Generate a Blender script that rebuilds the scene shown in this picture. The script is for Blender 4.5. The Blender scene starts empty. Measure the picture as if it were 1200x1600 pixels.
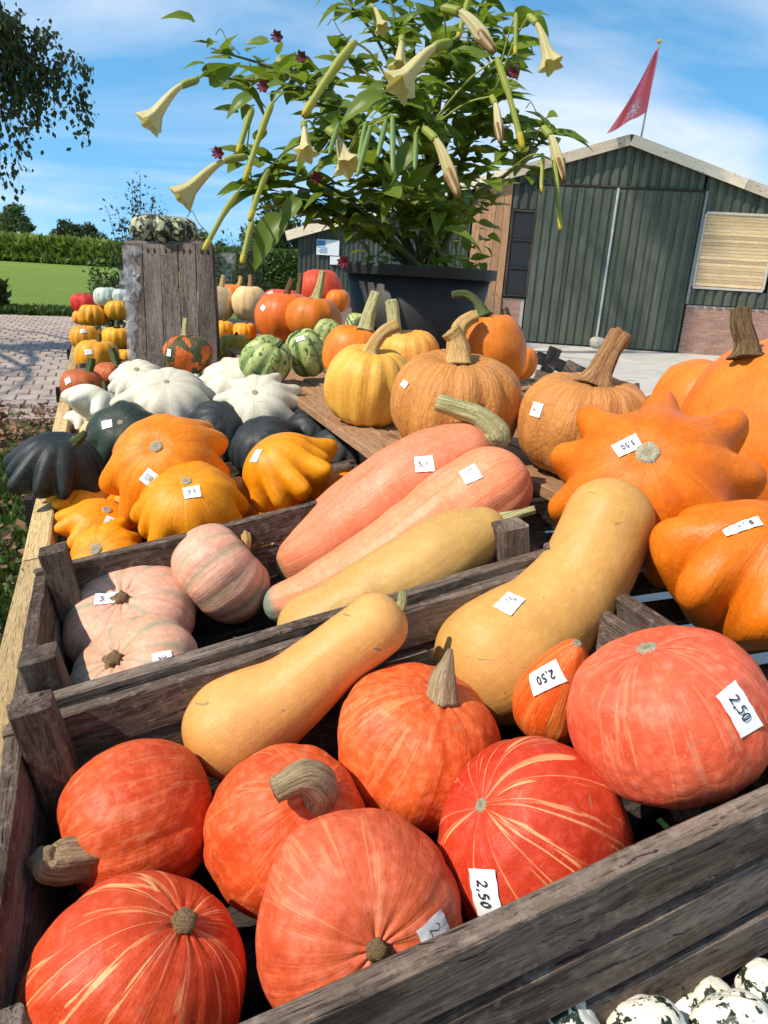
import bpy, math, random
import numpy as np
from mathutils import Matrix, Vector
from mathutils.bvhtree import BVHTree

sc = bpy.context.scene
rng = np.random.default_rng(7)
random.seed(7)

# ------------------------------------------------------------------ camera
F = 1110.0; CX, CY = 600.0, 800.0; CAMH = 1.4
RGT = Vector((0.99821937, 0.01909053, 0.05651228))
CUP = Vector((-0.05964969, 0.31947415, 0.9457157))
FWD = Vector((0.0, 0.94740267, -0.32004403))
CAM = Vector((0, 0, CAMH))
cd = bpy.data.cameras.new('camera'); cam = bpy.data.objects.new('camera', cd); sc.collection.objects.link(cam)
M = Matrix((( RGT.x, CUP.x, -FWD.x, 0), (RGT.y, CUP.y, -FWD.y, 0), (RGT.z, CUP.z, -FWD.z, CAMH), (0, 0, 0, 1)))
cam.matrix_world = M
cd.sensor_fit = 'VERTICAL'; cd.sensor_height = 24.0; cd.lens = 24.0 * F / 1600.0
cd.clip_start = 0.02; cd.clip_end = 3000
cd.dof.use_dof = True; cd.dof.focus_distance = 0.95; cd.dof.aperture_fstop = 18.0
sc.camera = cam

# ------------------------------------------------------------------ world and sun
SUN_AZ, SUN_EL = math.radians(243), math.radians(47)      # compass style: 0 = +Y, clockwise; sun behind on the left
w = bpy.data.worlds.new('World'); sc.world = w; w.use_nodes = True
nt = w.node_tree; nt.nodes.clear()
out = nt.nodes.new('ShaderNodeOutputWorld'); bg = nt.nodes.new('ShaderNodeBackground')
sky = nt.nodes.new('ShaderNodeTexSky'); sky.sky_type = 'NISHITA'; sky.sun_disc = False
sky.sun_elevation = SUN_EL; sky.sun_rotation = SUN_AZ; sky.altitude = 0; sky.air_density = 1.0; sky.dust_density = 0.0; sky.ozone_density = 2.5
hs = nt.nodes.new('ShaderNodeHueSaturation'); hs.inputs['Saturation'].default_value = 1.22; hs.inputs['Value'].default_value = 1.22; hs.inputs['Hue'].default_value = 0.485
tc = nt.nodes.new('ShaderNodeTexCoord'); sx = nt.nodes.new('ShaderNodeSeparateXYZ')
addz = nt.nodes.new('ShaderNodeMath'); addz.operation = 'ADD'; addz.inputs[1].default_value = 0.30
dv = nt.nodes.new('ShaderNodeVectorMath'); dv.operation = 'DIVIDE'
cb = nt.nodes.new('ShaderNodeCombineXYZ')
mp = nt.nodes.new('ShaderNodeMapping'); mp.inputs['Scale'].default_value = (0.55, 0.85, 1); mp.inputs['Rotation'].default_value = (0, 0, 0.5); mp.inputs['Location'].default_value = (0, 0, 0)
no = nt.nodes.new('ShaderNodeTexNoise'); no.inputs['Scale'].default_value = 1.5; no.inputs['Detail'].default_value = 9; no.inputs['Roughness'].default_value = 0.5; no.inputs['Distortion'].default_value = 0.5
cr = nt.nodes.new('ShaderNodeValToRGB'); cr.color_ramp.elements[0].position = 0.42; cr.color_ramp.elements[1].position = 0.70
cr.color_ramp.elements[1].color = (0.85, 0.85, 0.85, 1)
mx = nt.nodes.new('ShaderNodeMixRGB'); mx.inputs[2].default_value = (5.9, 6.1, 6.4, 1)
lk = nt.links.new
vz = nt.nodes.new('ShaderNodeMath'); vz.operation = 'MULTIPLY_ADD'; vz.inputs[1].default_value = 0.82; vz.inputs[2].default_value = 0.20     # clear air: no bright band at the horizon
vc = nt.nodes.new('ShaderNodeCombineXYZ'); vn = nt.nodes.new('ShaderNodeVectorMath'); vn.operation = 'NORMALIZE'
lk(tc.outputs['Generated'], sx.inputs[0]); lk(sx.outputs['Z'], vz.inputs[0]); lk(sx.outputs['X'], vc.inputs[0]); lk(sx.outputs['Y'], vc.inputs[1]); lk(vz.outputs[0], vc.inputs[2]); lk(vc.outputs[0], vn.inputs[0]); lk(vn.outputs[0], sky.inputs['Vector']); lk(sx.outputs['Z'], addz.inputs[0])
lk(addz.outputs[0], cb.inputs[0]); lk(addz.outputs[0], cb.inputs[1]); cb.inputs[2].default_value = 1
lk(tc.outputs['Generated'], dv.inputs[0]); lk(cb.outputs[0], dv.inputs[1]); lk(dv.outputs[0], mp.inputs[0]); lk(mp.outputs[0], no.inputs['Vector'])
lk(no.outputs['Fac'], cr.inputs[0]); lk(sky.outputs[0], hs.inputs['Color']); lk(hs.outputs[0], mx.inputs[1]); lk(cr.outputs[0], mx.inputs[0])
lk(mx.outputs[0], bg.inputs['Color']); bg.inputs['Strength'].default_value = 0.15; lk(bg.outputs[0], out.inputs['Surface'])
ld = bpy.data.lights.new('sun', 'SUN'); ld.energy = 5.0; ld.angle = math.radians(0.55); ld.color = (1.0, 0.91, 0.77)
lo = bpy.data.objects.new('sun', ld); sc.collection.objects.link(lo)
SUNV = Vector((math.sin(SUN_AZ) * math.cos(SUN_EL), math.cos(SUN_AZ) * math.cos(SUN_EL), math.sin(SUN_EL)))
lo.rotation_euler = SUNV.to_track_quat('Z', 'Y').to_euler(); lo.location = (0, 0, 20)
sc.view_settings.view_transform = 'Standard'; sc.view_settings.look = 'None'; sc.view_settings.gamma = 1; sc.view_settings.exposure = 0.25
sc.render.engine = 'CYCLES'; sc.cycles.use_denoising = True; sc.cycles.max_bounces = 5; sc.cycles.diffuse_bounces = 3; sc.cycles.glossy_bounces = 2; sc.cycles.transparent_max_bounces = 8

# ------------------------------------------------------------------ site frame: L runs along the stall, S across it, crates lean by TILT
L3 = Vector((-0.37721, 0.92613, 0)); S3 = Vector((0.92613, 0.37721, 0)); Z3 = Vector((0, 0, 1))
TILT = math.radians(10.5)
U3 = S3 * math.cos(TILT) + Z3 * math.sin(TILT); N3 = U3.cross(L3); D0 = 0.455; FLOOR = -0.17
def T(u, v, n):            # point in the leaning crate frame
    return CAM + U3 * u + L3 * v + N3 * (n - D0)
def G(s, v, z):            # point in the level stall frame
    return Vector((0, 0, z)) + S3 * s + L3 * v
def ray(px, py):
    return RGT * ((px - CX) / F) - CUP * ((py - CY) / F) + FWD
def at(px, py, d):
    return CAM + ray(px, py) * d
def on_n(px, py, n):
    r = ray(px, py); return CAM + r * ((n - D0) / r.dot(N3))
def on_z(px, py, z):
    r = ray(px, py); return CAM + r * ((z - CAMH) / r.z)
def depth(p):
    return (Vector(p) - CAM).dot(FWD)
def seat_n(px, py, wpx, k=0.95, floor=FLOOR):      # depth of a body wpx wide that rests on the leaning crate floor
    return (D0 - floor) / (-ray(px, py).dot(N3) + k * wpx / (2 * F))
def seat_z(px, py, wpx, k=0.9, z=1.045):
    return (CAMH - z) / (-ray(px, py).z + k * wpx / (2 * F))

# ------------------------------------------------------------------ mesh helpers
COL = sc.collection
MW = {}
def mk(name, verts, faces, mat, smooth=False, attrs=None):
    me = bpy.data.meshes.new(name)
    if isinstance(verts, np.ndarray): verts = verts.tolist()
    me.from_pydata(verts, [], faces)
    if smooth: me.polygons.foreach_set('use_smooth', [True] * len(me.polygons))
    if attrs:
        for k, a in attrs.items():
            if a.ndim == 2:
                t = me.attributes.new(k, 'FLOAT_VECTOR', 'POINT'); t.data.foreach_set('vector', a.astype(np.float32).ravel())
            else:
                t = me.attributes.new(k, 'FLOAT', 'POINT'); t.data.foreach_set('value', a.astype(np.float32))
    if mat is not None: me.materials.append(mat)
    me.update()
    return me
def put(name, me, world=None, parent=None):
    o = bpy.data.objects.new(name, me); COL.objects.link(o)
    world = world or Matrix.Identity(4)
    if parent is not None:
        o.parent = parent; o.matrix_basis = MW[parent.name].inverted() @ world
    else:
        o.matrix_basis = world
    MW[o.name] = world
    return o
def empty(name, loc, label=None, cat=None, group=None, rot=None):
    m = Matrix.Translation(Vector(loc))
    if rot is not None: m = m @ rot
    o = put(name, None, m); tag(o, label, cat, group); return o
def tag(o, label=None, cat=None, group=None, kind=None):
    if label: o['label'] = label
    if cat: o['category'] = cat
    if group: o['group'] = group
    if kind: o['kind'] = kind
    return o
def wpart(name, V, Fc, mat, parent, smooth=False, attrs=None, origin=None):     # vertices given in world space
    V = np.asarray(V, float)
    if parent is None and origin is None: origin = V.mean(0)
    m = Matrix.Translation(Vector(origin)) if origin is not None else MW[parent.name]
    inv = np.array(m.inverted())
    Vl = V @ inv[:3, :3].T + inv[:3, 3]
    return put(name, mk(name, Vl, Fc, mat, smooth, attrs), m, parent)
def frame_of(x, z):
    x = Vector(x).normalized(); y = Vector(z).cross(x).normalized(); z = x.cross(y)
    return Matrix((x, y, z)).transposed().to_4x4()
def plank(name, p0, p1, wid, thk, up, mat, parent=None, wob=0.0012, ch=0.002, seg=6):
    """board from p0 to p1 (centre line), wid across, thk along up"""
    p0, p1 = Vector(p0), Vector(p1); ln = (p1 - p0).length
    m = frame_of(p1 - p0, up); m.translation = (p0 + p1) / 2
    a, b = wid / 2, thk / 2; c = min(ch, a * .5, b * .5)
    prof = [(-a + c, -b), (a - c, -b), (a, -b + c), (a, b - c), (a - c, b), (-a + c, b), (-a, b - c), (-a, -b + c)]
    V = []; Fc = []
    for i in range(seg + 1):
        x = -ln / 2 + ln * i / seg
        jy, jz = rng.normal(0, wob, 2)
        ja = rng.normal(0, wob * .6, 8)
        for k, (y, z) in enumerate(prof): V.append((x + (rng.normal(0, wob) if i in (0, seg) else 0), y + jy * .5 + ja[k], z + jz * .5 + ja[(k // 2 * 2 + 3) % 8] * .5))
    for i in range(seg):
        for k in range(8):
            k2 = (k + 1) % 8; Fc.append((i * 8 + k, i * 8 + k2, (i + 1) * 8 + k2, (i + 1) * 8 + k))
    Fc.append(tuple(range(7, -1, -1))); Fc.append(tuple(range(seg * 8, seg * 8 + 8)))
    return put(name, mk(name, V, Fc, mat), m, parent)
def box_vf(c, ex, ey, ez):
    c = Vector(c); V = [c + ex * i + ey * j + ez * k for i in (-1, 1) for j in (-1, 1) for k in (-1, 1)]
    Fc = [(0, 1, 3, 2), (4, 6, 7, 5), (0, 4, 5, 1), (2, 3, 7, 6), (0, 2, 6, 4), (1, 5, 7, 3)]
    return [tuple(v) for v in V], Fc
def bez(pts, n):
    """smooth curve through pts (Catmull-Rom)"""
    P = [np.array(p, float) for p in pts]
    P = [2 * P[0] - P[1]] + P + [2 * P[-1] - P[-2]]
    segs = len(P) - 3; outp = []
    for i in range(n):
        t = i / (n - 1) * segs; k = min(int(t), segs - 1); t -= k
        a, b, c, d = P[k:k + 4]
        outp.append(0.5 * ((2 * b) + (-a + c) * t + (2 * a - 5 * b + 4 * c - d) * t * t + (-a + 3 * b - 3 * c + d) * t ** 3))
    return np.array(outp)
def tube(path, rad, ns=12, mod=None, cap=True):
    """swept tube; rad per ring; mod(theta, i/n) multiplies the radius. returns V, F, sq"""
    P = np.asarray(path, float); n = len(P); tg = np.gradient(P, axis=0); tg /= np.linalg.norm(tg, axis=1)[:, None] + 1e-12
    ref = np.array([0.31, 0.17, 0.94]);
    if abs(tg[0] @ ref) > .9: ref = np.array([1., 0, 0])
    a = np.cross(tg[0], ref); a /= np.linalg.norm(a); V = []; SQ = []
    th = np.arange(ns) / ns * 2 * np.pi
    for i in range(n):
        a = a - (a @ tg[i]) * tg[i]; a /= np.linalg.norm(a); b = np.cross(tg[i], a)
        r = rad[i] * (mod(th, i / (n - 1)) if mod else np.ones(ns))
        V.append(P[i] + np.outer(r * np.cos(th), a) + np.outer(r * np.sin(th), b))
        SQ.append(np.stack([np.cos(th), np.sin(th), np.full(ns, i / (n - 1))], 1))
    V = np.concatenate(V); SQ = np.concatenate(SQ); Fc = []
    for i in range(n - 1):
        for k in range(ns):
            k2 = (k + 1) % ns; Fc.append((i * ns + k, i * ns + k2, (i + 1) * ns + k2, (i + 1) * ns + k))
    if cap:
        V = np.vstack([V, P[0], P[-1]]); SQ = np.vstack([SQ, [0, 0, 0], [0, 0, 1]]); c0 = n * ns
        for k in range(ns):
            k2 = (k + 1) % ns; Fc.append((c0, k2, k)); Fc.append((c0 + 1, (n - 1) * ns + k, (n - 1) * ns + k2))
    return V, Fc, SQ
def lump(P, freq, seed, k=9):
    g = np.random.default_rng(seed); o = np.zeros(len(P))
    for _ in range(k):
        d = g.normal(size=3); d /= np.linalg.norm(d); o += np.sin(P @ d * freq * g.uniform(.6, 1.5) * 2 * np.pi + g.uniform(0, 6.28))
    return o / k ** .5

# ------------------------------------------------------------------ materials
class NB:
    def __init__(s, name):
        s.m = bpy.data.materials.new(name); s.m.use_nodes = True; s.t = s.m.node_tree
        s.b = s.t.nodes['Principled BSDF']; s.o = s.t.nodes['Material Output']
    def n(s, typ, **kw):
        x = s.t.nodes.new('ShaderNode' + typ)
        for k, v in kw.items():
            if k in x.inputs.keys(): x.inputs[k].default_value = v
            else: setattr(x, k, v)
        return x
    def l(s, a, b): s.t.links.new(a, b)
    def math(s, op, a, b=None, clamp=False):
        x = s.t.nodes.new('ShaderNodeMath'); x.operation = op; x.use_clamp = clamp
        for i, v in enumerate((a, b)):
            if v is None: continue
            if isinstance(v, (int, float)): x.inputs[i].default_value = v
            else: s.l(v, x.inputs[i])
        return x.outputs[0]
    def mix(s, fac, a, b, mode='MIX'):
        x = s.t.nodes.new('ShaderNodeMixRGB'); x.blend_type = mode
        for i, v in enumerate((fac, a, b)):
            if isinstance(v, (int, float)): x.inputs[i].default_value = v
            elif isinstance(v, tuple): x.inputs[i].default_value = (*v, 1)
            else: s.l(v, x.inputs[i])
        return x.outputs[0]
    def ramp(s, fac, stops):
        x = s.t.nodes.new('ShaderNodeValToRGB'); e = x.color_ramp.elements
        while len(e) < len(stops): e.new(0.5)
        for q, (p, c) in zip(e, stops):
            q.position = p; q.color = (*c, 1) if isinstance(c, tuple) else (c, c, c, 1)
        s.l(fac, x.inputs[0]); return x.outputs[0]
    def noise(s, vec, scale, detail=4, rough=.55, dist=0):
        x = s.n('TexNoise', Scale=scale, Detail=detail, Roughness=rough, Distortion=dist)
        if vec is not None: s.l(vec, x.inputs['Vector'])
        return x.outputs['Fac']
    def scale(s, vec, sc3, loc=None):
        x = s.n('Mapping'); x.inputs['Scale'].default_value = sc3; s.l(vec, x.inputs['Vector'])
        if loc is not None: s.l(loc, x.inputs['Location'])
        return x.outputs[0]
    def bump(s, h, strength, dist=0.002, prev=None):
        x = s.n('Bump', Strength=strength, Distance=dist); s.l(h, x.inputs['Height'])
        if prev is not None: s.l(prev, x.inputs['Normal'])
        return x.outputs[0]
    def obj(s): return s.n('TexCoord').outputs['Object']
    def rnd(s): return s.n('ObjectInfo').outputs['Random']
    def attr(s, nm): return s.n('Attribute', attribute_name=nm).outputs['Vector']
    def fin(s, col=None, rough=.5, nrm=None, spec=None):
        if col is not None:
            if isinstance(col, tuple): s.b.inputs['Base Color'].default_value = (*col, 1)
            else: s.l(col, s.b.inputs['Base Color'])
        if isinstance(rough, (int, float)): s.b.inputs['Roughness'].default_value = rough
        else: s.l(rough, s.b.inputs['Roughness'])
        if nrm is not None: s.l(nrm, s.b.inputs['Normal'])
        if spec is not None: s.b.inputs['Specular IOR Level'].default_value = spec
        return s.m

def squash_mat(name, c1, c2, streak=None, amt=0.5, fine=14, groove=None, gamt=0.0, mott=0.35, rough=0.42, bmp=0.35, speck=None, specks=(0.6, 0.66), sscale=30, stain=0.25, vein=0.0, tip=None, rays=3.2, raw=.016, ramt=.5, dirt=0.0, dimple=0.0):
    """rind: two mottled tones, meridian streaks, groove tint, speckles, scars"""
    b = NB(name); o = b.obj(); q = b.attr('sq'); r = b.rnd()
    off = b.n('CombineXYZ'); rr = b.math('MULTIPLY', r, 37.0); [b.l(rr, off.inputs[i]) for i in range(3)]
    ov = b.n('VectorMath', operation='ADD'); b.l(o, ov.inputs[0]); b.l(off.outputs[0], ov.inputs[1]); ov = ov.outputs[0]
    qv = b.n('VectorMath', operation='ADD'); b.l(q, qv.inputs[0]); b.l(off.outputs[0], qv.inputs[1]); qv = qv.outputs[0]
    m1 = b.noise(ov, 14, 5, .6); m2 = b.noise(ov, 95, 3, .6)
    col = b.mix(b.ramp(m1, [(.3, 0.), (.7, 1.)]), c1, c2)
    light = b.mix(b.ramp(m2, [(.47, 0.), (.75, 1.)]), col, tuple(min(1, x * 1.35 + .035) for x in c2))
    col = b.mix(mott, col, light)
    vo = b.n('TexVoronoi', Scale=75.0); b.l(ov, vo.inputs['Vector']); vd = vo.outputs['Distance']
    if dimple: col = b.mix(b.math('MULTIPLY', b.math('MULTIPLY', b.ramp(vd, [(.15, 1.), (.45, 0.)]), b.ramp(m1, [(.38, 0.), (.62, 1.)])), .30 * dimple), col, tuple(min(1, x * 1.2 + .10) for x in c2))
    if streak:
        s1 = b.noise(b.scale(qv, (fine, fine, 2.6)), 1, 3, .6, .2)
        s2 = b.noise(b.scale(qv, (fine * .35, fine * .35, .9)), 1, 2, .5)
        s3 = b.noise(b.scale(qv, (rays, rays, .55)), 1, 2.5, .55, .15)
        dash = b.math('MULTIPLY', b.ramp(s1, [(.60, 0.), (.64, 1.)]), b.ramp(s2, [(.42, .1), (.6, 1.)]))
        lng = b.math('MULTIPLY', b.ramp(b.math('ABSOLUTE', b.math('SUBTRACT', s3, .5)), [(raw * .5, 1.), (raw, 0.)]), b.ramp(s1, [(.36, .25), (.52, 1.)]))
        f = b.math('MULTIPLY', b.math('MAXIMUM', dash, b.math('MULTIPLY', lng, ramt)), amt)
        col = b.mix(f, col, streak)
    if groove:
        rib = b.n('Attribute', attribute_name='rib').outputs['Fac']
        gn = b.noise(b.scale(qv, (5, 5, 2)), 1, 4, .6)
        g = b.math('MULTIPLY', b.ramp(rib, [(.1, 1.), (.75, 0.)]), b.ramp(gn, [(.3, .3), (.65, 1.)])); g = b.math('MULTIPLY', g, gamt)
        col = b.mix(g, col, groove)
    if tip:
        z = b.n('SeparateXYZ'); b.l(q, z.inputs[0]); zz = b.math('ADD', z.outputs['Z'], b.math('MULTIPLY', b.math('SUBTRACT', m1, .5), .12))
        col = b.mix(b.ramp(zz, [(tip[1], 1.), (tip[2], 0.)]), col, tip[0])
    if speck:
        sp = b.noise(ov, sscale, 3, .6, .3); col = b.mix(b.ramp(sp, [(specks[0], 0.), (specks[1], 1.)]), col, speck)
    pk = b.noise(ov, 260, 2, .5); col = b.mix(b.math('MULTIPLY', b.ramp(pk, [(.66, 0.), (.72, 1.)]), .35), col, tuple(min(1, x * 1.15 + .10) for x in c2)); col = b.mix(b.math('MULTIPLY', b.ramp(pk, [(.26, 1.), (.31, 0.)]), .4), col, tuple(x * .45 for x in c1))
    st = b.noise(ov, 60, 6, .7, 1.0); col = b.mix(b.math('MULTIPLY', b.ramp(st, [(.66, 0.), (.72, 1.)]), stain), col, (0.16, 0.10, 0.045))
    sc_ = b.noise(b.scale(ov, (1, 1, 4)), 22, 2, .5, 1.5); col = b.mix(b.math('MULTIPLY', b.ramp(sc_, [(.73, 0.), (.745, 1.)]), stain * 1.6), col, (0.30, 0.19, 0.09))
    hv = b.n('HueSaturation'); b.l(col, hv.inputs['Color']); b.l(b.math('ADD', b.math('MULTIPLY', r, .018), .491), hv.inputs['Hue']); b.l(b.math('ADD', b.math('MULTIPLY', b.math('FRACT', b.math('MULTIPLY', r, 7.3)), .22), .89), hv.inputs['Value'])
    h = b.math('ADD', b.math('MULTIPLY', m2, .5), b.noise(b.scale(qv, (9, 9, 1.2)), 1, 4, .6))
    if vein: h = b.math('ADD', h, b.math('MULTIPLY', b.noise(b.scale(qv, (11, 11, 5)), 1, 5, .65, .8), vein))
    if dimple: h = b.math('ADD', h, b.math('MULTIPLY', vd, -.45 * dimple))
    nb = b.bump(h, bmp, .004); nb = b.bump(b.noise(ov, 330, 3, .65), .3, .0015, nb)
    ro = b.ramp(m1, [(.3, rough - .07), (.7, rough + .1)])
    b.b.inputs['Subsurface Weight'].default_value = 0.0
    return b.fin(hv.outputs[0], ro, nb, .27)

MK = squash_mat('rind_red_kuri', (0.54, 0.058, 0.009), (0.62, 0.11, 0.018), (0.74, 0.32, 0.13), .45, 9, mott=.7, stain=.4, rough=.48, rays=2.2, raw=.012, ramt=.55, dimple=1.5)
MKO = squash_mat('rind_red_kuri_striped', (0.51, 0.038, 0.008), (0.58, 0.070, 0.015), (0.82, 0.38, 0.16), 1.0, 9, mott=.5, stain=.35, rough=.46, rays=2.1, raw=.013, ramt=.95, dimple=.8)
MKP = squash_mat('rind_salmon_kuri', (0.56, 0.075, 0.022), (0.62, 0.125, 0.045), (0.74, 0.32, 0.15), .5, 11, mott=.55, stain=.4, rough=.48, rays=3.4, raw=.012, ramt=.6, dimple=1.4)
MBUT = squash_mat('rind_butternut', (0.55, 0.265, 0.065), (0.61, 0.315, 0.09), (0.64, 0.37, 0.13), .15, 10, mott=.3, stain=.7, rough=.48, bmp=.13, ramt=.1)
MYEL = squash_mat('rind_pale_yellow', (0.46, 0.27, 0.065), (0.54, 0.33, 0.095), (0.50, 0.36, 0.10), .25, 9, mott=.3, stain=.8, rough=.45, bmp=.14, ramt=.2)
MPINK = squash_mat('rind_pink_banana', (0.66, 0.21, 0.085), (0.70, 0.27, 0.13), (0.66, 0.14, 0.05), .7, 12, mott=.45, stain=.3, bmp=.3, tip=((0.19, 0.23, 0.17), .06, .115))
MPUMP = squash_mat('rind_pink_pumpkin', (0.62, 0.30, 0.17), (0.68, 0.40, 0.27), (0.60, 0.20, 0.09), .45, 9, (0.27, 0.32, 0.20), .95, mott=.5, stain=.15, bmp=.4)
MPAT = squash_mat('rind_orange_pattypan', (0.70, 0.20, 0.002), (0.78, 0.285, 0.004), (0.62, 0.13, 0.002), .6, 10, (0.62, 0.13, 0.003), .45, mott=.3, stain=.4, bmp=.4, vein=.5, rough=.4)
MPATD = squash_mat('rind_deep_orange_pattypan', (0.62, 0.115, 0.002), (0.70, 0.165, 0.004), (0.50, 0.10, 0.003), .6, 12, (0.50, 0.09, 0.003), .5, mott=.3, stain=.5, bmp=.4, vein=.5, rough=.42)
MBLK = squash_mat('rind_black', (0.014, 0.017, 0.017), (0.028, 0.033, 0.031), (0.035, 0.04, 0.03), .3, 9, mott=.3, stain=.12, bmp=.3, rough=.48)
MDKG = squash_mat('rind_dark_green', (0.018, 0.026, 0.018), (0.035, 0.047, 0.03), (0.10, 0.12, 0.02), .25, 6, mott=.3, stain=.3, bmp=.25, rough=.42)
MWHT = squash_mat('rind_white', (0.62, 0.56, 0.42), (0.69, 0.65, 0.53), (0.54, 0.48, 0.32), .45, 8, (0.46, 0.42, 0.28), .6, mott=.25, stain=.3, bmp=.3, rough=.45)
MTAN = squash_mat('rind_tan_pumpkin', (0.56, 0.22, 0.055), (0.66, 0.27, 0.06), (0.52, 0.17, 0.03), .4, 8, (0.40, 0.14, 0.03), .3, mott=.35, stain=.3, bmp=1.0, vein=1.6)
MYP = squash_mat('rind_yellow_pumpkin', (0.74, 0.34, 0.05), (0.78, 0.40, 0.07), (0.66, 0.24, 0.03), .4, 8, (0.68, 0.24, 0.03), .4, mott=.3, stain=.25, bmp=.45, vein=.6)
MOR = squash_mat('rind_orange_pumpkin', (0.64, 0.13, 0.012), (0.72, 0.19, 0.02), (0.56, 0.10, 0.01), .4, 10, (0.50, 0.085, 0.008), .35, mott=.25, stain=.2, bmp=.3)
MCRM = squash_mat('rind_cream_pumpkin', (0.66, 0.42, 0.18), (0.72, 0.50, 0.24), (0.58, 0.36, 0.13), .5, 8, mott=.3, stain=.25, bmp=.6, vein=1)
MRED = squash_mat('rind_scarlet', (0.62, 0.035, 0.015), (0.68, 0.06, 0.022), (0.74, 0.15, 0.06), .5, 10, mott=.3, stain=.1, bmp=.8, vein=1.5)
MMINI = squash_mat('rind_mini_yellow', (0.74, 0.30, 0.015), (0.80, 0.38, 0.025), (0.72, 0.17, 0.008), .7, 6, (0.66, 0.14, 0.008), .8, mott=.2, stain=.15, bmp=.25)
MWART = squash_mat('rind_warty', (0.60, 0.09, 0.012), (0.64, 0.13, 0.02), (0.5, 0.06, 0.01), .5, 8, speck=(0.055, 0.07, 0.022), specks=(.46, .52), sscale=18, stain=.3, bmp=1.0, vein=1.6)
MRUST = squash_mat('rind_rust', (0.44, 0.085, 0.022), (0.50, 0.12, 0.03), (0.3, 0.05, 0.02), .5, 8, speck=(0.05, 0.05, 0.02), specks=(.62, .68), sscale=20, stain=.3, bmp=.6, vein=1)
MGRN = squash_mat('rind_green_striped', (0.30, 0.38, 0.09), (0.52, 0.54, 0.22), (0.05, 0.11, 0.03), 1.0, 6, (0.03, 0.08, 0.022), 1.0, speck=(0.06, 0.13, 0.035), specks=(.57, .62), sscale=55, stain=.1, bmp=.3)
MYGR = squash_mat('rind_yellow_green', (0.54, 0.30, 0.03), (0.46, 0.30, 0.04), (0.24, 0.2, 0.04), .8, 5, (0.16, 0.16, 0.03), .8, stain=.15, bmp=.25)
MGRY = squash_mat('rind_grey_striped', (0.42, 0.48, 0.40), (0.55, 0.60, 0.52), (0.08, 0.14, 0.10), 1.0, 5, (0.07, 0.13, 0.09), .9, stain=.1, bmp=.3)
MSPK = squash_mat('rind_speckled', (0.72, 0.70, 0.58), (0.76, 0.74, 0.62), None, 0, 8, speck=(0.018, 0.03, 0.018), specks=(.54, .57), sscale=80, stain=.1, bmp=.25, rough=.35)
MTURB = squash_mat('rind_cream_dark_speckled', (0.45, 0.44, 0.26), (0.60, 0.57, 0.38), (0.03, 0.04, 0.02), 1, 6, (0.02, 0.028, 0.015), 1.0, speck=(0.025, 0.035, 0.018), specks=(.47, .52), sscale=48, stain=.1, bmp=.9)

def stem_mat(name, c1, c2, ridge=18):
    b = NB(name); q = b.attr('sq'); o = b.obj()
    s = b.noise(b.scale(q, (4.5, 4.5, 1.6)), 1.6, 5, .65, .3); m = b.noise(o, 160, 4, .6)
    col = b.mix(b.ramp(s, [(.36, 0.), (.62, 1.)]), c1, c2); col = b.mix(b.math('MULTIPLY', b.ramp(m, [(.55, 0.), (.75, 1.)]), .6), col, tuple(x * .35 for x in c1))
    nb = b.bump(b.math('ADD', s, b.math('MULTIPLY', m, .5)), .9, .004)
    return b.fin(col, .75, nb, .2)
SB = stem_mat('stem_brown', (0.15, 0.085, 0.038), (0.36, 0.24, 0.12))
STN = stem_mat('stem_tan', (0.42, 0.22, 0.06), (0.62, 0.42, 0.17))
SCK = stem_mat('stem_corky', (0.22, 0.14, 0.07), (0.46, 0.33, 0.19))
SG = stem_mat('stem_green', (0.035, 0.06, 0.02), (0.12, 0.14, 0.05))
SGS = stem_mat('stem_green_straw', (0.17, 0.19, 0.07), (0.62, 0.53, 0.26))
SDK = stem_mat('stem_dark', (0.045, 0.03, 0.016), (0.22, 0.13, 0.055))
def plain(name, c, rough=.6, var=.25, sc_=30, bmp=.2, spec=.3, metal=0):
    b = NB(name); o = b.obj(); n = b.noise(o, sc_, 5, .6)
    col = b.mix(b.ramp(n, [(.3, 0.), (.7, 1.)]), tuple(x * (1 - var) for x in c), tuple(min(1, x * (1 + var)) for x in c))
    b.b.inputs['Metallic'].default_value = metal
    return b.fin(col, rough, b.bump(n, bmp, .003), spec)
MSCAR = stem_mat('scar_cork', (0.30, 0.24, 0.14), (0.55, 0.48, 0.34))
MPAPER = plain('paper', (0.80, 0.80, 0.80), .7, .04, 60, .15)
MINK = plain('ink', (0.02, 0.02, 0.035), .5, .1)
MINKV = plain('ink_violet', (0.11, 0.06, 0.20), .5, .1)

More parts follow.
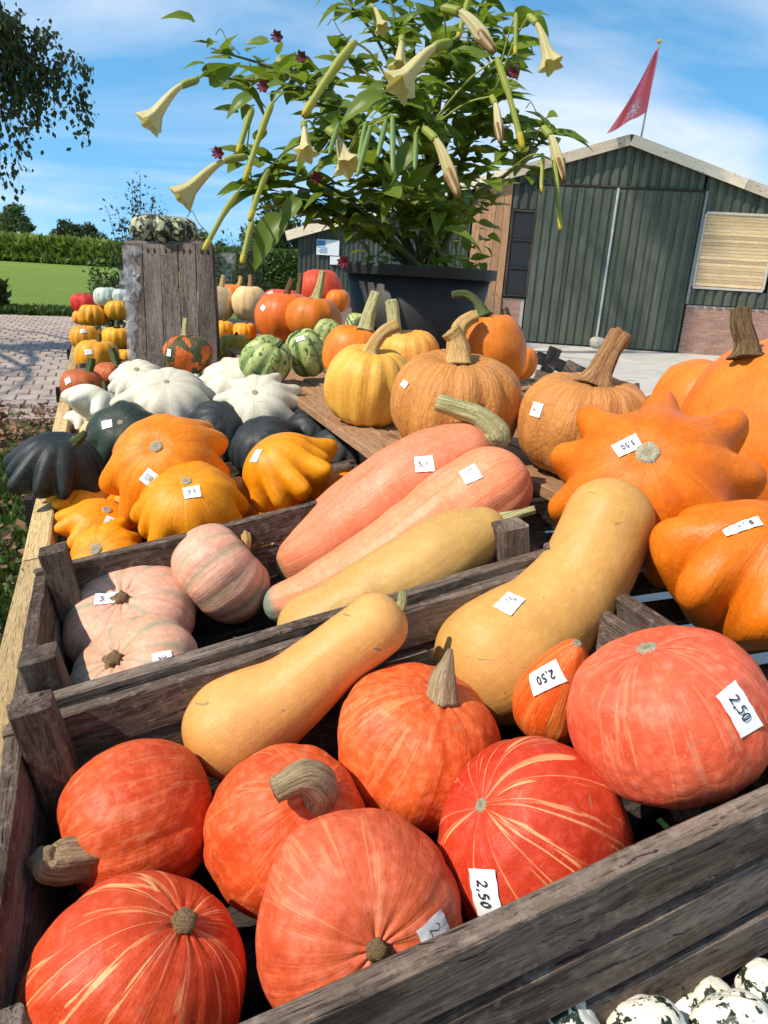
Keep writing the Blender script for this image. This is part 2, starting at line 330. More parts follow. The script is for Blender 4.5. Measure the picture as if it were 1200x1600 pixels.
def wood_mat(name, dark, mid, lite, grain=1.0, knots=True, wet=.7):
    b = NB(name); o = b.obj(); r = b.rnd()
    off = b.n('CombineXYZ'); rr = b.math('MULTIPLY', r, 23.0); [b.l(rr, off.inputs[i]) for i in range(3)]
    ov = b.n('VectorMath', operation='ADD'); b.l(o, ov.inputs[0]); b.l(off.outputs[0], ov.inputs[1]); ov = ov.outputs[0]
    kn = b.noise(b.scale(ov, (5, 16, 16)), 1, 2, .4, .6)
    wv = b.n('VectorMath', operation='ADD'); cv = b.n('CombineXYZ'); b.l(b.math('MULTIPLY', kn, .05), cv.inputs[1]); b.l(b.math('MULTIPLY', kn, .09), cv.inputs[2]); b.l(ov, wv.inputs[0]); b.l(cv.outputs[0], wv.inputs[1])
    g1 = b.noise(b.scale(wv.outputs[0], (8, 120, 120)), grain, 6, .7, .5); g2 = b.noise(b.scale(ov, (2.5, 14, 14)), 1, 4, .6); g3 = b.noise(b.scale(ov, (30, 380, 380)), 1, 4, .7, .4)
    col = b.mix(b.ramp(g1, [(.40, 0.), (.60, 1.)]), dark, mid); col = b.mix(b.math('MULTIPLY', b.ramp(g2, [(.42, 0.), (.72, 1.)]), .8), col, lite)
    col = b.mix(b.math('MULTIPLY', b.ramp(g3, [(.54, 0.), (.60, 1.)]), .6), col, tuple(x * .4 for x in dark))
    ck = b.noise(b.scale(wv.outputs[0], (5, 230, 230)), 1, 2, .5, .6); col = b.mix(b.math('MULTIPLY', b.ramp(ck, [(.68, 0.), (.70, 1.)]), .85), col, tuple(x * .15 for x in dark))
    dt_ = b.noise(ov, 70, 5, .7); col = b.mix(b.math('MULTIPLY', b.ramp(dt_, [(.52, 0.), (.68, 1.)]), .45), col, tuple(min(1, x * 1.15) for x in lite))
    if knots:
        v = b.n('TexVoronoi', Scale=1.0); b.l(b.scale(ov, (3.4, 9, 9)), v.inputs['Vector'])
        col = b.mix(b.math('MULTIPLY', b.ramp(v.outputs['Distance'], [(.10, 1.), (.16, 0.)]), .75), col, tuple(x * .4 for x in dark))
    hv = b.n('HueSaturation'); b.l(col, hv.inputs['Color']); b.l(b.math('ADD', b.math('MULTIPLY', r, .5), .75), hv.inputs['Value'])
    h = b.math('ADD', b.math('SUBTRACT', g1, b.math('MULTIPLY', b.ramp(ck, [(.66, 0.), (.70, 1.)]), .8)), b.math('MULTIPLY', g3, .6))
    return b.fin(hv.outputs[0], wet, b.bump(h, 1.0, .004), .18)
WCR = wood_mat('wood_weathered', (0.050, 0.030, 0.021), (0.150, 0.100, 0.072), (0.29, 0.225, 0.175))
WBOX = wood_mat('wood_grey_brown', (0.070, 0.050, 0.040), (0.165, 0.125, 0.102), (0.26, 0.215, 0.185), 1.0)
WPINE = wood_mat('wood_pine', (0.40, 0.26, 0.11), (0.52, 0.36, 0.165), (0.58, 0.43, 0.22), .8)
WBRN = wood_mat('wood_brown_board', (0.26, 0.13, 0.062), (0.36, 0.20, 0.10), (0.42, 0.25, 0.14), .8)
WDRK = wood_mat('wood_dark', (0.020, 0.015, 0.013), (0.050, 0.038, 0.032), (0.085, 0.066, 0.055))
WPAL = wood_mat('wood_pale_board', (0.60, 0.48, 0.33), (0.70, 0.60, 0.45), (0.74, 0.66, 0.54), .8)
WCED = wood_mat('wood_red_timber', (0.33, 0.17, 0.085), (0.43, 0.24, 0.125), (0.48, 0.29, 0.17), .7)
WSHU = wood_mat('wood_shutter', (0.56, 0.39, 0.20), (0.66, 0.48, 0.27), (0.70, 0.55, 0.35), .8, False)

# ------------------------------------------------------------------ ground
def ground_mat():
    b = NB('grassland'); o = b.obj()
    n1 = b.noise(o, .12, 4, .6); n2 = b.noise(o, 2.2, 6, .7); n3 = b.noise(o, 40, 4, .7)
    col = b.mix(b.ramp(n1, [(.3, 0.), (.7, 1.)]), (0.12, 0.19, 0.028), (0.19, 0.265, 0.048)); col = b.mix(b.math('MULTIPLY', b.ramp(n2, [(.35, 0.), (.7, 1.)]), .5), col, (0.12, 0.21, 0.025))
    col = b.mix(b.math('MULTIPLY', b.ramp(n3, [(.4, 0.), (.65, 1.)]), .5), col, (0.26, 0.34, 0.07))
    return b.fin(col, .9, b.bump(b.math('ADD', n3, n2), 1.0, .05), .1)
tag(put('ground', mk('ground', [(-900, -300, 0), (900, -300, 0), (900, 1500, 0), (-900, 1500, 0)], [(0, 1, 2, 3)], ground_mat())), kind='structure')
def soil_mat():
    b = NB('leafy_soil'); o = b.obj(); n = b.noise(o, 5, 6, .7); n3 = b.noise(o, 60, 4, .7)
    col = b.mix(b.ramp(n, [(.4, 0.), (.58, 1.)]), (0.085, 0.06, 0.035), (0.06, 0.085, 0.02)); col = b.mix(b.math('MULTIPLY', b.ramp(n3, [(.5, 0.), (.7, 1.)]), .6), col, (0.17, 0.12, 0.07))
    return b.fin(col, .95, b.bump(n3, 1, .02), .1)
def sheet(name, poly, z, mat):
    return tag(put(name, mk(name, [(p[0], p[1], z) for p in poly], [tuple(range(len(poly)))], mat)), kind='structure')
sheet('verge', [G(-6, -3, 0), G(1.0, -3, 0), G(1.0, 6.75, 0), G(-6, 6.75, 0)], 0.004, soil_mat())
def yard_mat():
    b = NB('yard_concrete'); o = b.obj(); n = b.noise(o, 1.1, 6, .65); n2 = b.noise(o, 9, 5, .7); n3 = b.noise(o, 90, 3, .6)
    col = b.mix(b.ramp(n, [(.3, 0.), (.7, 1.)]), (0.42, 0.385, 0.33), (0.54, 0.50, 0.435)); col = b.mix(b.math('MULTIPLY', b.ramp(n2, [(.55, 0.), (.72, 1.)]), .6), col, (0.30, 0.27, 0.22))
    col = b.mix(b.math('MULTIPLY', b.ramp(b.noise(b.scale(o, (1, 2.4, 1)), .9, 5, .7), [(.58, 0.), (.66, 1.)]), .75), col, (0.13, 0.17, 0.06))
    return b.fin(col, .9, b.bump(b.math('ADD', n3, n2), .5, .01), .15)
sheet('yard', [(-1.6, 3.0), (26, -6), (26, 40), (-1.6, 40)], 0.008, yard_mat())
# paved lane: bricks laid in staggered rows on a sand bed
def bed_mat():
    b = NB('joint_sand'); o = b.obj(); n = b.noise(o, 30, 5, .7); return b.fin(b.mix(n, (0.24, 0.19, 0.15), (0.34, 0.28, 0.22)), .95, None, .1)
LANE0, LANE1 = 6.75, 18.4
sheet('lane_bed', [G(-34, LANE0, 0), G(3.2, LANE0, 0), G(3.2, LANE1, 0), G(-34, LANE1, 0)], 0.006, bed_mat())
lane = [o for o in COL.objects if o.name == 'lane_bed'][0]
def paver_mat():
    b = NB('paver_clinker'); o = b.obj(); r = b.rnd(); w_ = b.n('NewGeometry').outputs['Position']; n = b.noise(w_, 22, 5, .65); v = b.n('TexVoronoi', Scale=4.6, feature='F1'); b.l(w_, v.inputs['Vector'])
    n1 = b.noise(w_, .9, 4, .6)
    c = b.mix(b.math('FRACT', b.math('ADD', r, v.outputs['Color'])), (0.30, 0.225, 0.18), (0.41, 0.33, 0.27)); c = b.mix(b.math('MULTIPLY', b.ramp(n, [(.45, 0.), (.7, 1.)]), .6), c, (0.34, 0.26, 0.21)); c = b.mix(b.math('MULTIPLY', b.ramp(n1, [(.45, 0.), (.65, 1.)]), .5), c, (0.46, 0.38, 0.32))
    return b.fin(c, .88, b.bump(n, .5, .006), .15)
PM = paver_mat()
def brick_vf(lx, ly, lz, c=.006):
    V = []; a, b_, = lx / 2, ly / 2
    for (x, y, z) in ((a, b_, -lz), (a, b_, -c), (a - c, b_ - c, 0)):
        V += [(-x, -y, z), (x, -y, z), (x, y, z), (-x, y, z)]
    Fc = []
    for k in (0, 4):
        for i in range(4): Fc.append((k + i, k + (i + 1) % 4, k + 4 + (i + 1) % 4, k + 4 + i))
    Fc.append((8, 9, 10, 11)); return V, Fc
PL, PW = 0.20, 0.30
bv, bf = brick_vf(PL - .010, PW - .012, .05, .008)
bme = [mk('paver', bv, bf, PM)]
rest_v, rest_f = [], []; cnt = 0
rot = frame_of(S3, Z3)
cands = []
for j in range(int((LANE1 - LANE0) / PW)):
    v = LANE0 + PW / 2 + j * PW
    for i in range(-80, 12):
        s = i * PL + (PL / 2 if j % 2 else 0)
        p = G(s, v, 0.006); dd = p - CAM; zc = dd.dot(FWD); px = CX + F * dd.dot(RGT) / zc
        if px < -60 or px > 560: continue
        cands.append((not (px < 118), zc, s, v))
cands.sort(key=lambda c: (c[0], c[1]))
for hid, zc, s, v in cands:
    h = 0.030 + rng.normal(0, .0025)
    if not hid and cnt < 290:
        m = rot.copy(); m.translation = G(s, v, h); m = m @ Matrix.Rotation(rng.normal(0, .012), 4, 'X') @ Matrix.Rotation(rng.normal(0, .012), 4, 'Y') @ Matrix.Rotation(rng.normal(0, .01), 4, 'Z')
        put('paver', bme[0], m, lane); cnt += 1
    else:
        k = len(rest_v)
        for x, y, z in bv: q = G(s + x, v + y, h + z); rest_v.append(tuple(q))
        rest_f += [tuple(k + a for a in f_) for f_ in bf]
tag(wpart('far_pavers', rest_v, rest_f, PM, lane), kind='stuff')

# ------------------------------------------------------------------ barn
BA = Vector((3.01, 17.26, 0)); BE = Vector((0.99311, -0.11716, 0)); BN = Vector((-0.11716, -0.99311, 0))
def B(a, z, o=0.0): return BA + BE * a + Z3 * z + BN * o
barn = empty('barn', B(1.8, 0, -6), 'dark green corrugated barn with pale gable boards and double doors', 'barn')
RID, RZ, SLO = 1.78, 4.36, 0.305
def roofz(a): return RZ - abs(a - RID) * SLO
def metal_green(name, c):
    b = NB(name); o = b.n('NewGeometry').outputs['Position']; n = b.noise(b.scale(o, (1, 1, .35)), 3, 6, .7); n2 = b.noise(b.scale(o, (9, 9, .8)), 1.4, 5, .65); n3 = b.noise(o, 38, 5, .7)
    col = b.mix(b.ramp(n, [(.3, 0.), (.7, 1.)]), c, tuple(x * 1.55 + .01 for x in c)); col = b.mix(b.math('MULTIPLY', b.ramp(n2, [(.5, 0.), (.72, 1.)]), .5), col, (0.14, 0.15, 0.12)); col = b.mix(b.math('MULTIPLY', b.ramp(n3, [(.64, 0.), (.72, 1.)]), .5), col, (0.20, 0.19, 0.15))
    return b.fin(col, .55, b.bump(n3, .25, .01), .35)
MGS = metal_green('green_sheet', (0.050, 0.060, 0.042)); MGD = metal_green('green_sheet_dark', (0.030, 0.038, 0.032))
def corr_sheet(name, a0, a1, zb, zt, o, mat, parent, pitch=0.20, dep=0.045, thick=0.0):
    """trapezoidal corrugated sheet between a0 and a1; zb, zt heights or functions"""
    zb = zb if callable(zb) else (lambda a, q=zb: q); zt = zt if callable(zt) else (lambda a, q=zt: q)
    xs = []; a = a0
    k = 0
    while a < a1 - 1e-6:
        for fr, d in ((0, 0), (.10, 0), (.22, 1), (.72, 1), (.84, 0)):
            x = a + fr * pitch
            if x < a1 - .004: xs.append((x, d * dep))
        a += pitch
    xs.append((a1, 0)); xs = sorted(xs + ([(RID, dep)] if a0 < RID < a1 and callable(zt) else []))
    V = []; Fc = []
    for x, d in xs:
        jj = rng.normal(0, .002)
        V += [tuple(B(x, zb(x) - max(0, 0), o + d + jj)), tuple(B(x, zt(x), o + d + jj)), tuple(B(x, zb(x), o - .02)), tuple(B(x, zt(x), o - .02))]
    for i in range(len(xs) - 1):
        k = 4 * i; Fc += [(k, k + 4, k + 5, k + 1), (k + 1, k + 5, k + 7, k + 3), (k, k + 2, k + 6, k + 4)]
    return wpart(name, V, Fc, mat, parent)
# shell behind the cladding: gable wall, side walls, roof
AL, AR, DEEP = -5.45, 9.0, 13.0
def prism(name, poly, o0, o1, mat, parent):
    n = len(poly); V = [tuple(B(a, z, o0)) for a, z in poly] + [tuple(B(a, z, o1)) for a, z in poly]
    Fc = [tuple(range(n)), tuple(range(2 * n - 1, n - 1, -1))] + [(i, n + i, n + (i + 1) % n, (i + 1) % n) for i in range(n)]
    return wpart(name, V, Fc, mat, parent)
MBK = plain('barn_dark_lining', (0.02, 0.022, 0.02), .8)
prism('wall', [(AL, 0), (AR, 0), (AR, roofz(AR) - .06), (RID, RZ - .06), (AL, roofz(AL) - .06)], -.06, -DEEP, MBK, barn)
MROOF = plain('roof_sheet', (0.10, 0.095, 0.085), .8, .3, 3)
for s_, a_e in ((-1, AL - .25), (1, AR + .25)):
    prism('roof', [(RID, RZ + .0), (a_e, roofz(a_e) + .0), (a_e, roofz(a_e) + .09), (RID, RZ + .09)], .16, -DEEP - .2, MROOF, barn)
    e = B(a_e, roofz(a_e) - .02, .19); r_ = B(RID + s_ * .01, RZ - .02, .19)
    up = (Z3 + BE * SLO * (-s_) * -1).normalized()
    for k in range(3):
        q0 = r_.lerp(e, k / 3 + .0008); q1 = r_.lerp(e, (k + 1) / 3 - .0008)
        plank('bargeboard', q0, q1, .03, .21, Z3, WPAL, barn, .002)
# gable sheets above the door line, one metre wide each
edges = [-.70, .30, 1.30, 2.30, 3.46]
for k in range(4):
    a0, a1 = edges[k], edges[k + 1]
    corr_sheet('gable_sheet', a0 + .004, a1 - .004, 3.45, lambda a: roofz(a) - .03, .0, MGS, barn)
for a0, a1 in ((3.52, 4.62), (4.63, 5.72), (5.73, 6.9), (6.91, 8.0), (8.01, 9.0)):
    corr_sheet('gable_sheet', a0, a1, 3.02, lambda a: roofz(a) - .03, .02, MGS, barn)
    corr_sheet('low_sheet', a0, a1, 1.10, 1.42, .03, MGS, barn)
for k in range(5):
    a0 = -5.45 + k * .80; corr_sheet('side_sheet', a0, a0 + .796, .55, lambda a: roofz(a) - .03, .0, MGD, barn, .11, .02)
plank('door_rail', B(-.5, 3.43, .07), B(3.5, 3.43, .07), .05, .035, Z3, WDRK, barn)
# doors
for nm, a0, a1 in (('door', -.02, 1.655), ('door', 1.70, 3.50)):
    d = wpart(nm, *box_vf(B((a0 + a1) / 2, 1.72, .045), BE * (a1 - a0) / 2, BN * .015, Z3 * 1.69), MGD, barn)
    n_s = 2
    for k in range(n_s):
        q0 = a0 + (a1 - a0) * k / n_s; q1 = a0 + (a1 - a0) * (k + 1) / n_s
        corr_sheet('sheet', q0 + .003, q1 - .003, .05, 3.38, .068, MGS, d, .195, .032)
MTRIM = plain('pale_trim', (0.42, 0.44, 0.43), .5, .15, 8)
plank('door_seam', B(1.675, .22, .135), B(1.675, 3.40, .135), .045, .02, BN, MTRIM, barn)
plank('corner_trim', B(3.535, 1.1, .10), B(3.535, 3.42, .10), .05, .05, BN, plain('grey_trim', (0.20, 0.22, 0.22), .5), barn)
# timber planks and window beside the door
for k in range(5):
    a = -1.40 + k * .165; plank('timber_plank', B(a + .08, .12, .05 + .006 * (k % 2)), B(a + .08, roofz(a) - .06, .05 + .006 * (k % 2)), .158, .03, BN, WCED, barn, .002)
win = wpart('window', *box_vf(B(-.28, 1.95, .0), BE * .26, BN * .03, Z3 * .95), MBK, barn)
mg = NB('window_glass'); mg.b.inputs['Roughness'].default_value = .08; MGLASS = mg.fin((0.02, 0.022, 0.024), .35, None, .3)
for z in (1.35, 1.95, 2.55):
    wpart('pane', *box_vf(B(-.28, z, .04), BE * .22, BN * .006, Z3 * .27), MGLASS, win)
for a in (-.53, -.03): plank('frame', B(a, 1.02, .05), B(a, 2.88, .05), .05, .05, BN, WDRK, win)
for z in (1.05, 1.65, 2.25, 2.86): plank('frame', B(-.50, z, .052), B(-.06, z, .052), .04, .04, BN, WDRK, win)
corr_sheet('low_sheet', -.58, -.03, 2.90, 3.42, .0, MGD, barn)
# shutter of horizontal slats
sh = put('shutter', None, Matrix.Translation(B(4.35, 1.47, .05)), barn)
for k in range(21):
    z = 1.50 + k * .0705; plank('slat', B(3.62, z + .03, .062 + rng.normal(0, .002)), B(5.06, z + .03, .062 + rng.normal(0, .002)), .066, .018, BN, WSHU, sh, .0008, .004, 3)
wpart('backing', *box_vf(B(4.34, 2.22, .04), BE * .74, BN * .006, Z3 * .76), WDRK, sh)
MWF = plain('white_frame', (0.50, 0.45, 0.38), .5, .1, 8)
for p0, p1 in (((3.60, 1.46), (5.09, 1.46)), ((3.60, 3.00), (5.09, 3.00)), ((3.60, 1.485), (3.60, 2.975)), ((5.09, 1.485), (5.09, 2.975))): plank('frame', B(*p0, .075), B(*p1, .075), .05, .04, BN, MWF, sh)
for a0, a1 in ((5.2, 6.9), (6.91, 9.0)): corr_sheet('low_sheet', a0, a1, 1.43, 3.0, .02, MGS, barn)
# brick plinth, each brick a piece
def brick_mat():
    b = NB('brick'); o = b.obj(); r = b.rnd(); n = b.noise(o, 25, 5, .6)
    c = b.mix(r, (0.27, 0.125, 0.085), (0.40, 0.21, 0.15)); c = b.mix(b.math('MULTIPLY', n, .5), c, (0.42, 0.28, 0.21)); return b.fin(c, .9, b.bump(n, .6, .01), .15)
MBR = brick_mat(); MMO = plain('mortar', (0.40, 0.36, 0.32), .95, .2, 20)
def plinth(a0, a1, z1, o):
    p = wpart('plinth', *box_vf(B((a0 + a1) / 2, z1 / 2, o - .06), BE * (a1 - a0) / 2, BN * .05, Z3 * z1 / 2), MMO, barn)
    vx, fx = box_vf((0, 0, 0), Vector((.102, 0, 0)), Vector((0, .02, 0)), Vector((0, 0, .0265))); me = mk('brick', vx, fx, MBR); half = mk('brick', [(x * .47, y, z) for x, y, z in vx], fx, MBR)
    fr = Matrix((BE, -BN, Z3)).transposed().to_4x4()
    rows = int(z1 / .0645)
    for j in range(rows):
        z = .005 + .0645 * j + .03; a = a0 + .004
        first = j % 2
        while a < a1 - .05:
            ln = .098 if first else .204; first = 0
            if a + ln > a1 + .01:
                if a + .098 > a1: break
                ln = .098
            m = fr.copy(); m.translation = B(a + ln / 2, z, o - .025 + rng.normal(0, .0015)); put('brick', me if ln > .15 else half, m, p)
            a += ln + .0125
plinth(3.56, 5.72, 1.08, .03)
wpart('plinth', *box_vf(B(7.36, .54, -.03), BE * 1.63, BN * .05, Z3 * .54), MBR, barn)
plinth(-.56, -.05, .98, .03)
wpart('plinth', *box_vf(B(-3.42, .27, -.03), BE * 2.0, BN * .05, Z3 * .27), plain('grey_brick', (0.2, 0.15, 0.13), .9), barn)
# sign boards on the low side
MSGN = plain('sign_white', (0.66, 0.70, 0.72), .4, .05); MSGB = plain('sign_blue', (0.06, 0.20, 0.42), .4, .1)
sg = wpart('sign_board', *box_vf(B(-4.72, 1.86, .06), BE * .27, BN * .012, Z3 * .17), MSGN, None); tag(sg, 'white notice board with blue corner on the dark barn side', 'sign')
wpart('blue_corner', *box_vf(B(-4.88, 1.95, .076), BE * .10, BN * .002, Z3 * .06), MSGB, sg)
for k in range(4): wpart('text_line', *box_vf(B(-4.84 + .02 * (k % 2), 1.85 - .035 * k, .076), BE * (.11 - .02 * (k % 2)), BN * .002, Z3 * .006), MSGB, sg)
sg2 = wpart('sign_board', *box_vf(B(-4.53, 1.58, .06), BE * .13, BN * .01, Z3 * .09), MSGN, None); tag(sg2, 'small white plate below the notice board on the barn side', 'sign')
# stone at the door foot
def blob(name, c, r3, seed, mat, parent=None, amp=.12, nseg=20, nr=12):
    th = np.arange(nseg) / nseg * 2 * np.pi; ph = np.linspace(-np.pi / 2, np.pi / 2, nr + 1)[1:-1]
    P = np.array([(np.cos(p) * np.cos(t), np.cos(p) * np.sin(t), np.sin(p)) for p in ph for t in th] + [(0, 0, -1), (0, 0, 1)])
    P = np.sign(P) * np.abs(P) ** .75
    P = P * (1 + amp * lump(P, .5, seed))[:, None] * np.array(r3) + np.array(c)
    Fc = []; n = len(ph)
    for i in range(n - 1):
        for k in range(nseg): k2 = (k + 1) % nseg; Fc.append((i * nseg + k, i * nseg + k2, (i + 1) * nseg + k2, (i + 1) * nseg + k))
    for k in range(nseg): k2 = (k + 1) % nseg; Fc.append((n * nseg, k2, k)); Fc.append((n * nseg + 1, (n - 1) * nseg + k, (n - 1) * nseg + k2))
    return wpart(name, P, Fc, mat, parent, True, origin=c if parent is None else None)
st = blob('stone', B(1.72, .12, .32), (.24, .14, .14), 3, plain('stone_pale', (0.36, 0.33, 0.28), .9, .3, 12, .6)); tag(st, 'pale stone block lying at the foot of the barn doors', 'stone')

def leaf_mat(name, c1, c2, trans=.35, rough=.5, back=None):
    b = NB(name); r = b.rnd(); g = b.n('NewGeometry'); n = b.noise(g.outputs['Position'], 6, 4, .6); n2 = b.noise(g.outputs['Position'], 60, 3, .6)
    f = b.math('ADD', b.math('MULTIPLY', n, .7), b.math('MULTIPLY', r, .35)); col = b.mix(b.ramp(f, [(.25, 0.), (.75, 1.)]), c1, c2); col = b.mix(b.math('MULTIPLY', n2, .35), col, tuple(x * .7 for x in c1))
    tr = b.n('BsdfTranslucent'); b.l(b.mix(1.0, col, (1.0, 1.0, .55), 'MULTIPLY'), tr.inputs['Color'])
    ms = b.n('MixShader'); ms.inputs[0].default_value = trans; b.fin(col, rough, b.bump(n2, .15, .002), .35); b.l(b.b.outputs[0], ms.inputs[1]); b.l(tr.outputs[0], ms.inputs[2]); b.l(ms.outputs[0], b.o.inputs['Surface'])
    return b.m
# flag on the ridge
fl = empty('flag', B(1.98, 4.30, .1), 'pink flag with white emblem on a leaning pole at the gable', 'flag')
pb, pt = B(1.98, 4.2, .1), B(2.06, 6.12, .1)
V_, F_, q_ = tube([pb, pb.lerp(pt, .5), pt], [.02, .017, .013], 10); wpart('pole', V_, F_, MTRIM, fl, True)
V_, F_, q_ = tube([pt, pt + Z3 * .02, pt + Z3 * .06, pt + Z3 * .09], [.015, .042, .042, .012], 12); wpart('finial', V_, F_, plain('finial_gold', (0.7, 0.4, 0.04), .4), fl, True)
V_ = []; F_ = []; NU, NV = 26, 20
def flag_pt(i, j):
    t, s_ = i / NU, j / NV
    top = pb.lerp(pt, .97 - .62 * t)                   # along the pole
    tipl = B(1.20, 4.36, .34)
    free = pt.lerp(tipl, min(1, .10 + .92 * t)) + BE * (.06 * math.sin(math.pi * min(1, t)))
    p = top.lerp(free, s_) + BN * (.13 * math.sin(s_ * 11 + t * 3) * (.3 + .7 * t) + .05 * math.sin(t * 7) + .05)
    return p
for i in range(NU + 1):
    for j in range(NV + 1): V_.append(tuple(flag_pt(i, j)))
for i in range(NU):
    for j in range(NV): a = i * (NV + 1) + j; F_.append((a, a + 1, a + NV + 2, a + NV + 1))
MFLAG = leaf_mat('flag_cloth', (0.90, 0.20, 0.27), (0.92, 0.26, 0.33), .2, .7)
cloth = wpart('cloth', V_, F_, MFLAG, fl, True)
MFW = plain('flag_white', (0.8, 0.75, 0.76), .7, .05)
V_ = []; F_ = []
for k in range(9):                                      # white rosette of petals
    an = k * 2 * math.pi / 9
    for r0, r1, wd in ((.030, .085, .30), (.10, .135, .16)):
        base = len(V_)
        for rr_, dw in ((r0, -wd), (r1, -wd * .6), (r1, wd * .6), (r0, wd)):
            t = .80 + rr_ * 1.1 * math.cos(an + dw); s_ = .42 + rr_ * 1.5 * math.sin(an + dw)
            V_.append(tuple(flag_pt(t * NU, s_ * NV) + BN * .012))
        F_.append((base, base + 1, base + 2, base + 3))
wpart('emblem', V_, F_, MFW, cloth)

# ------------------------------------------------------------------ vegetation
MLF_FAR = leaf_mat('leaf_far', (0.065, 0.105, 0.035), (0.12, 0.17, 0.055), .25); MLF_DK = leaf_mat('leaf_birch', (0.030, 0.048, 0.014), (0.060, 0.085, 0.024), .3)
MCORN = leaf_mat('leaf_maize', (0.15, 0.21, 0.035), (0.28, 0.34, 0.075), .3); MLF_GY = leaf_mat('leaf_greygreen', (0.07, 0.10, 0.05), (0.12, 0.155, 0.075), .3); MHEDGE = leaf_mat('leaf_hedge', (0.05, 0.095, 0.02), (0.11, 0.18, 0.035), .3)
MBARK = plain('bark', (0.10, 0.078, 0.055), .9, .4, 12, .8)
def leaf_cloud(P, size, dirs=None, var=.4, elong=1.8):
    """one diamond-shaped folded leaf per point"""
    P = np.asarray(P); n = len(P); a = rng.normal(size=(n, 3)) if dirs is None else dirs + rng.normal(0, .45, (n, 3)); a /= np.linalg.norm(a, axis=1)[:, None]
    b = np.cross(a, rng.normal(size=(n, 3))); b /= np.linalg.norm(b, axis=1)[:, None] + 1e-9; c = np.cross(a, b)
    s = (size * (1 + rng.uniform(-var, var, n)))[:, None]
    V = np.stack([P, P + a * s * .45 * elong / 1.8 + b * s * .28 + c * s * .06, P + a * s * elong / 1.8, P + a * s * .45 * elong / 1.8 - b * s * .28 + c * s * .06], 1).reshape(-1, 3)
    i = np.arange(n)[:, None] * 4
    return V, np.hstack([i, i + 1, i + 2, i + 3]).tolist()
def crown_points(blobs, n):
    vol = np.array([b[3] * b[4] * b[5] for b in blobs]) ** .75; k = rng.choice(len(blobs), n, p=vol / vol.sum()); o = []
    for i in k:
        x, y, z, rx, ry, rz = blobs[i]; d = rng.normal(size=3); d /= np.linalg.norm(d); r = rng.uniform(.35, 1) ** .45 * (1 + .18 * math.sin(7 * d[0] + i) + .15 * math.sin(6 * d[2] + 2 * i))
        o.append((x + d[0] * r * rx, y + d[1] * r * ry, z + d[2] * r * rz))
    return np.array(o)
def tree(name, label, base, h, r, n, leaf, mat, group=None, trunk_r=.2, nb=22, low=.25, cat='tree'):
    base = Vector(base); t = empty(name, base, label, cat, group); bl = []
    for k in range(nb):
        a = rng.uniform(0, 6.28); f = rng.uniform(low, .93); wdt = r * (math.sin(min(1, (f - low) / (1 - low) * .9 + .12) * math.pi) ** .6); q = wdt * rng.uniform(.25, .85); s = r * rng.uniform(.22, .42)
        bl.append((base.x + math.cos(a) * q, base.y + math.sin(a) * q, base.z + h * f, s, s, s * .8))
    V_, F_, _ = tube([base, base + Z3 * h * .3, base + Z3 * h * .6 + Vector((r * .05, 0, 0)), base + Z3 * h * .85], [trunk_r, trunk_r * .75, trunk_r * .45, trunk_r * .12], 10); allv, allf = [V_], list(F_); k0 = len(V_)
    for b in bl[::2]:
        s0 = base + Z3 * (b[2] - base.z) * .62; V2, F2, _ = tube([s0, s0.lerp(Vector(b[:3]), .5) - Z3 * .02 * h, Vector(b[:3])], [trunk_r * .32, trunk_r * .2, trunk_r * .06], 6); allv.append(V2); allf += [tuple(k0 + i for i in f_) for f_ in F2]; k0 += len(V2)
    wpart('trunk', np.vstack(allv), allf, MBARK, t, True)
    V_, F_ = leaf_cloud(crown_points(bl, n), leaf); wpart('crown', V_, F_, mat, t); return t
def gpos(px, d):      # ground point at depth d under image column px
    p = at(px, 400, d); return Vector((p.x, p.y, 0))
GR = 'far trees beyond the maize'
tree('round_tree', 'broad pale round tree rising over the maize, leftmost on the horizon', gpos(24, 190), 12.5, 5.5, 4500, .75, MLF_FAR, GR)
tree('round_tree', 'small low tree just beside the leftmost round tree on the horizon', gpos(50, 195), 8.5, 2.6, 2000, .7, MLF_FAR, GR, nb=12)
tree('round_tree', 'dark domed tree over the maize between field edge and shrub', gpos(108, 175), 9.6, 4.2, 4000, .7, MLF_DK, GR, low=.2)
tree('round_tree', 'lower dark tree beside the dark domed tree, nearer the wooden crate', gpos(146, 170), 7.6, 3.6, 3200, .7, MLF_DK, GR, low=.15)
tree('round_tree', 'green tree peeking just over the upright wooden crate top', gpos(310, 120), 6.0, 3.0, 2500, .6, MLF_FAR, GR, low=.15)
tree('round_tree', 'tiny hazy tree above the far red roof', gpos(349, 260), 8.0, 3.5, 1500, .9, MLF_FAR, GR, low=.15)
tree('dark_tree', 'large dark tree behind the hedge left of the barn', gpos(440, 36), 4.6, 2.3, 6500, .22, MLF_DK, None, low=.12)
tree('dark_tree', 'dark spreading tree half hidden by the potted plant and barn corner', gpos(412, 44), 4.0, 2.0, 5200, .22, MLF_FAR, None, low=.12)
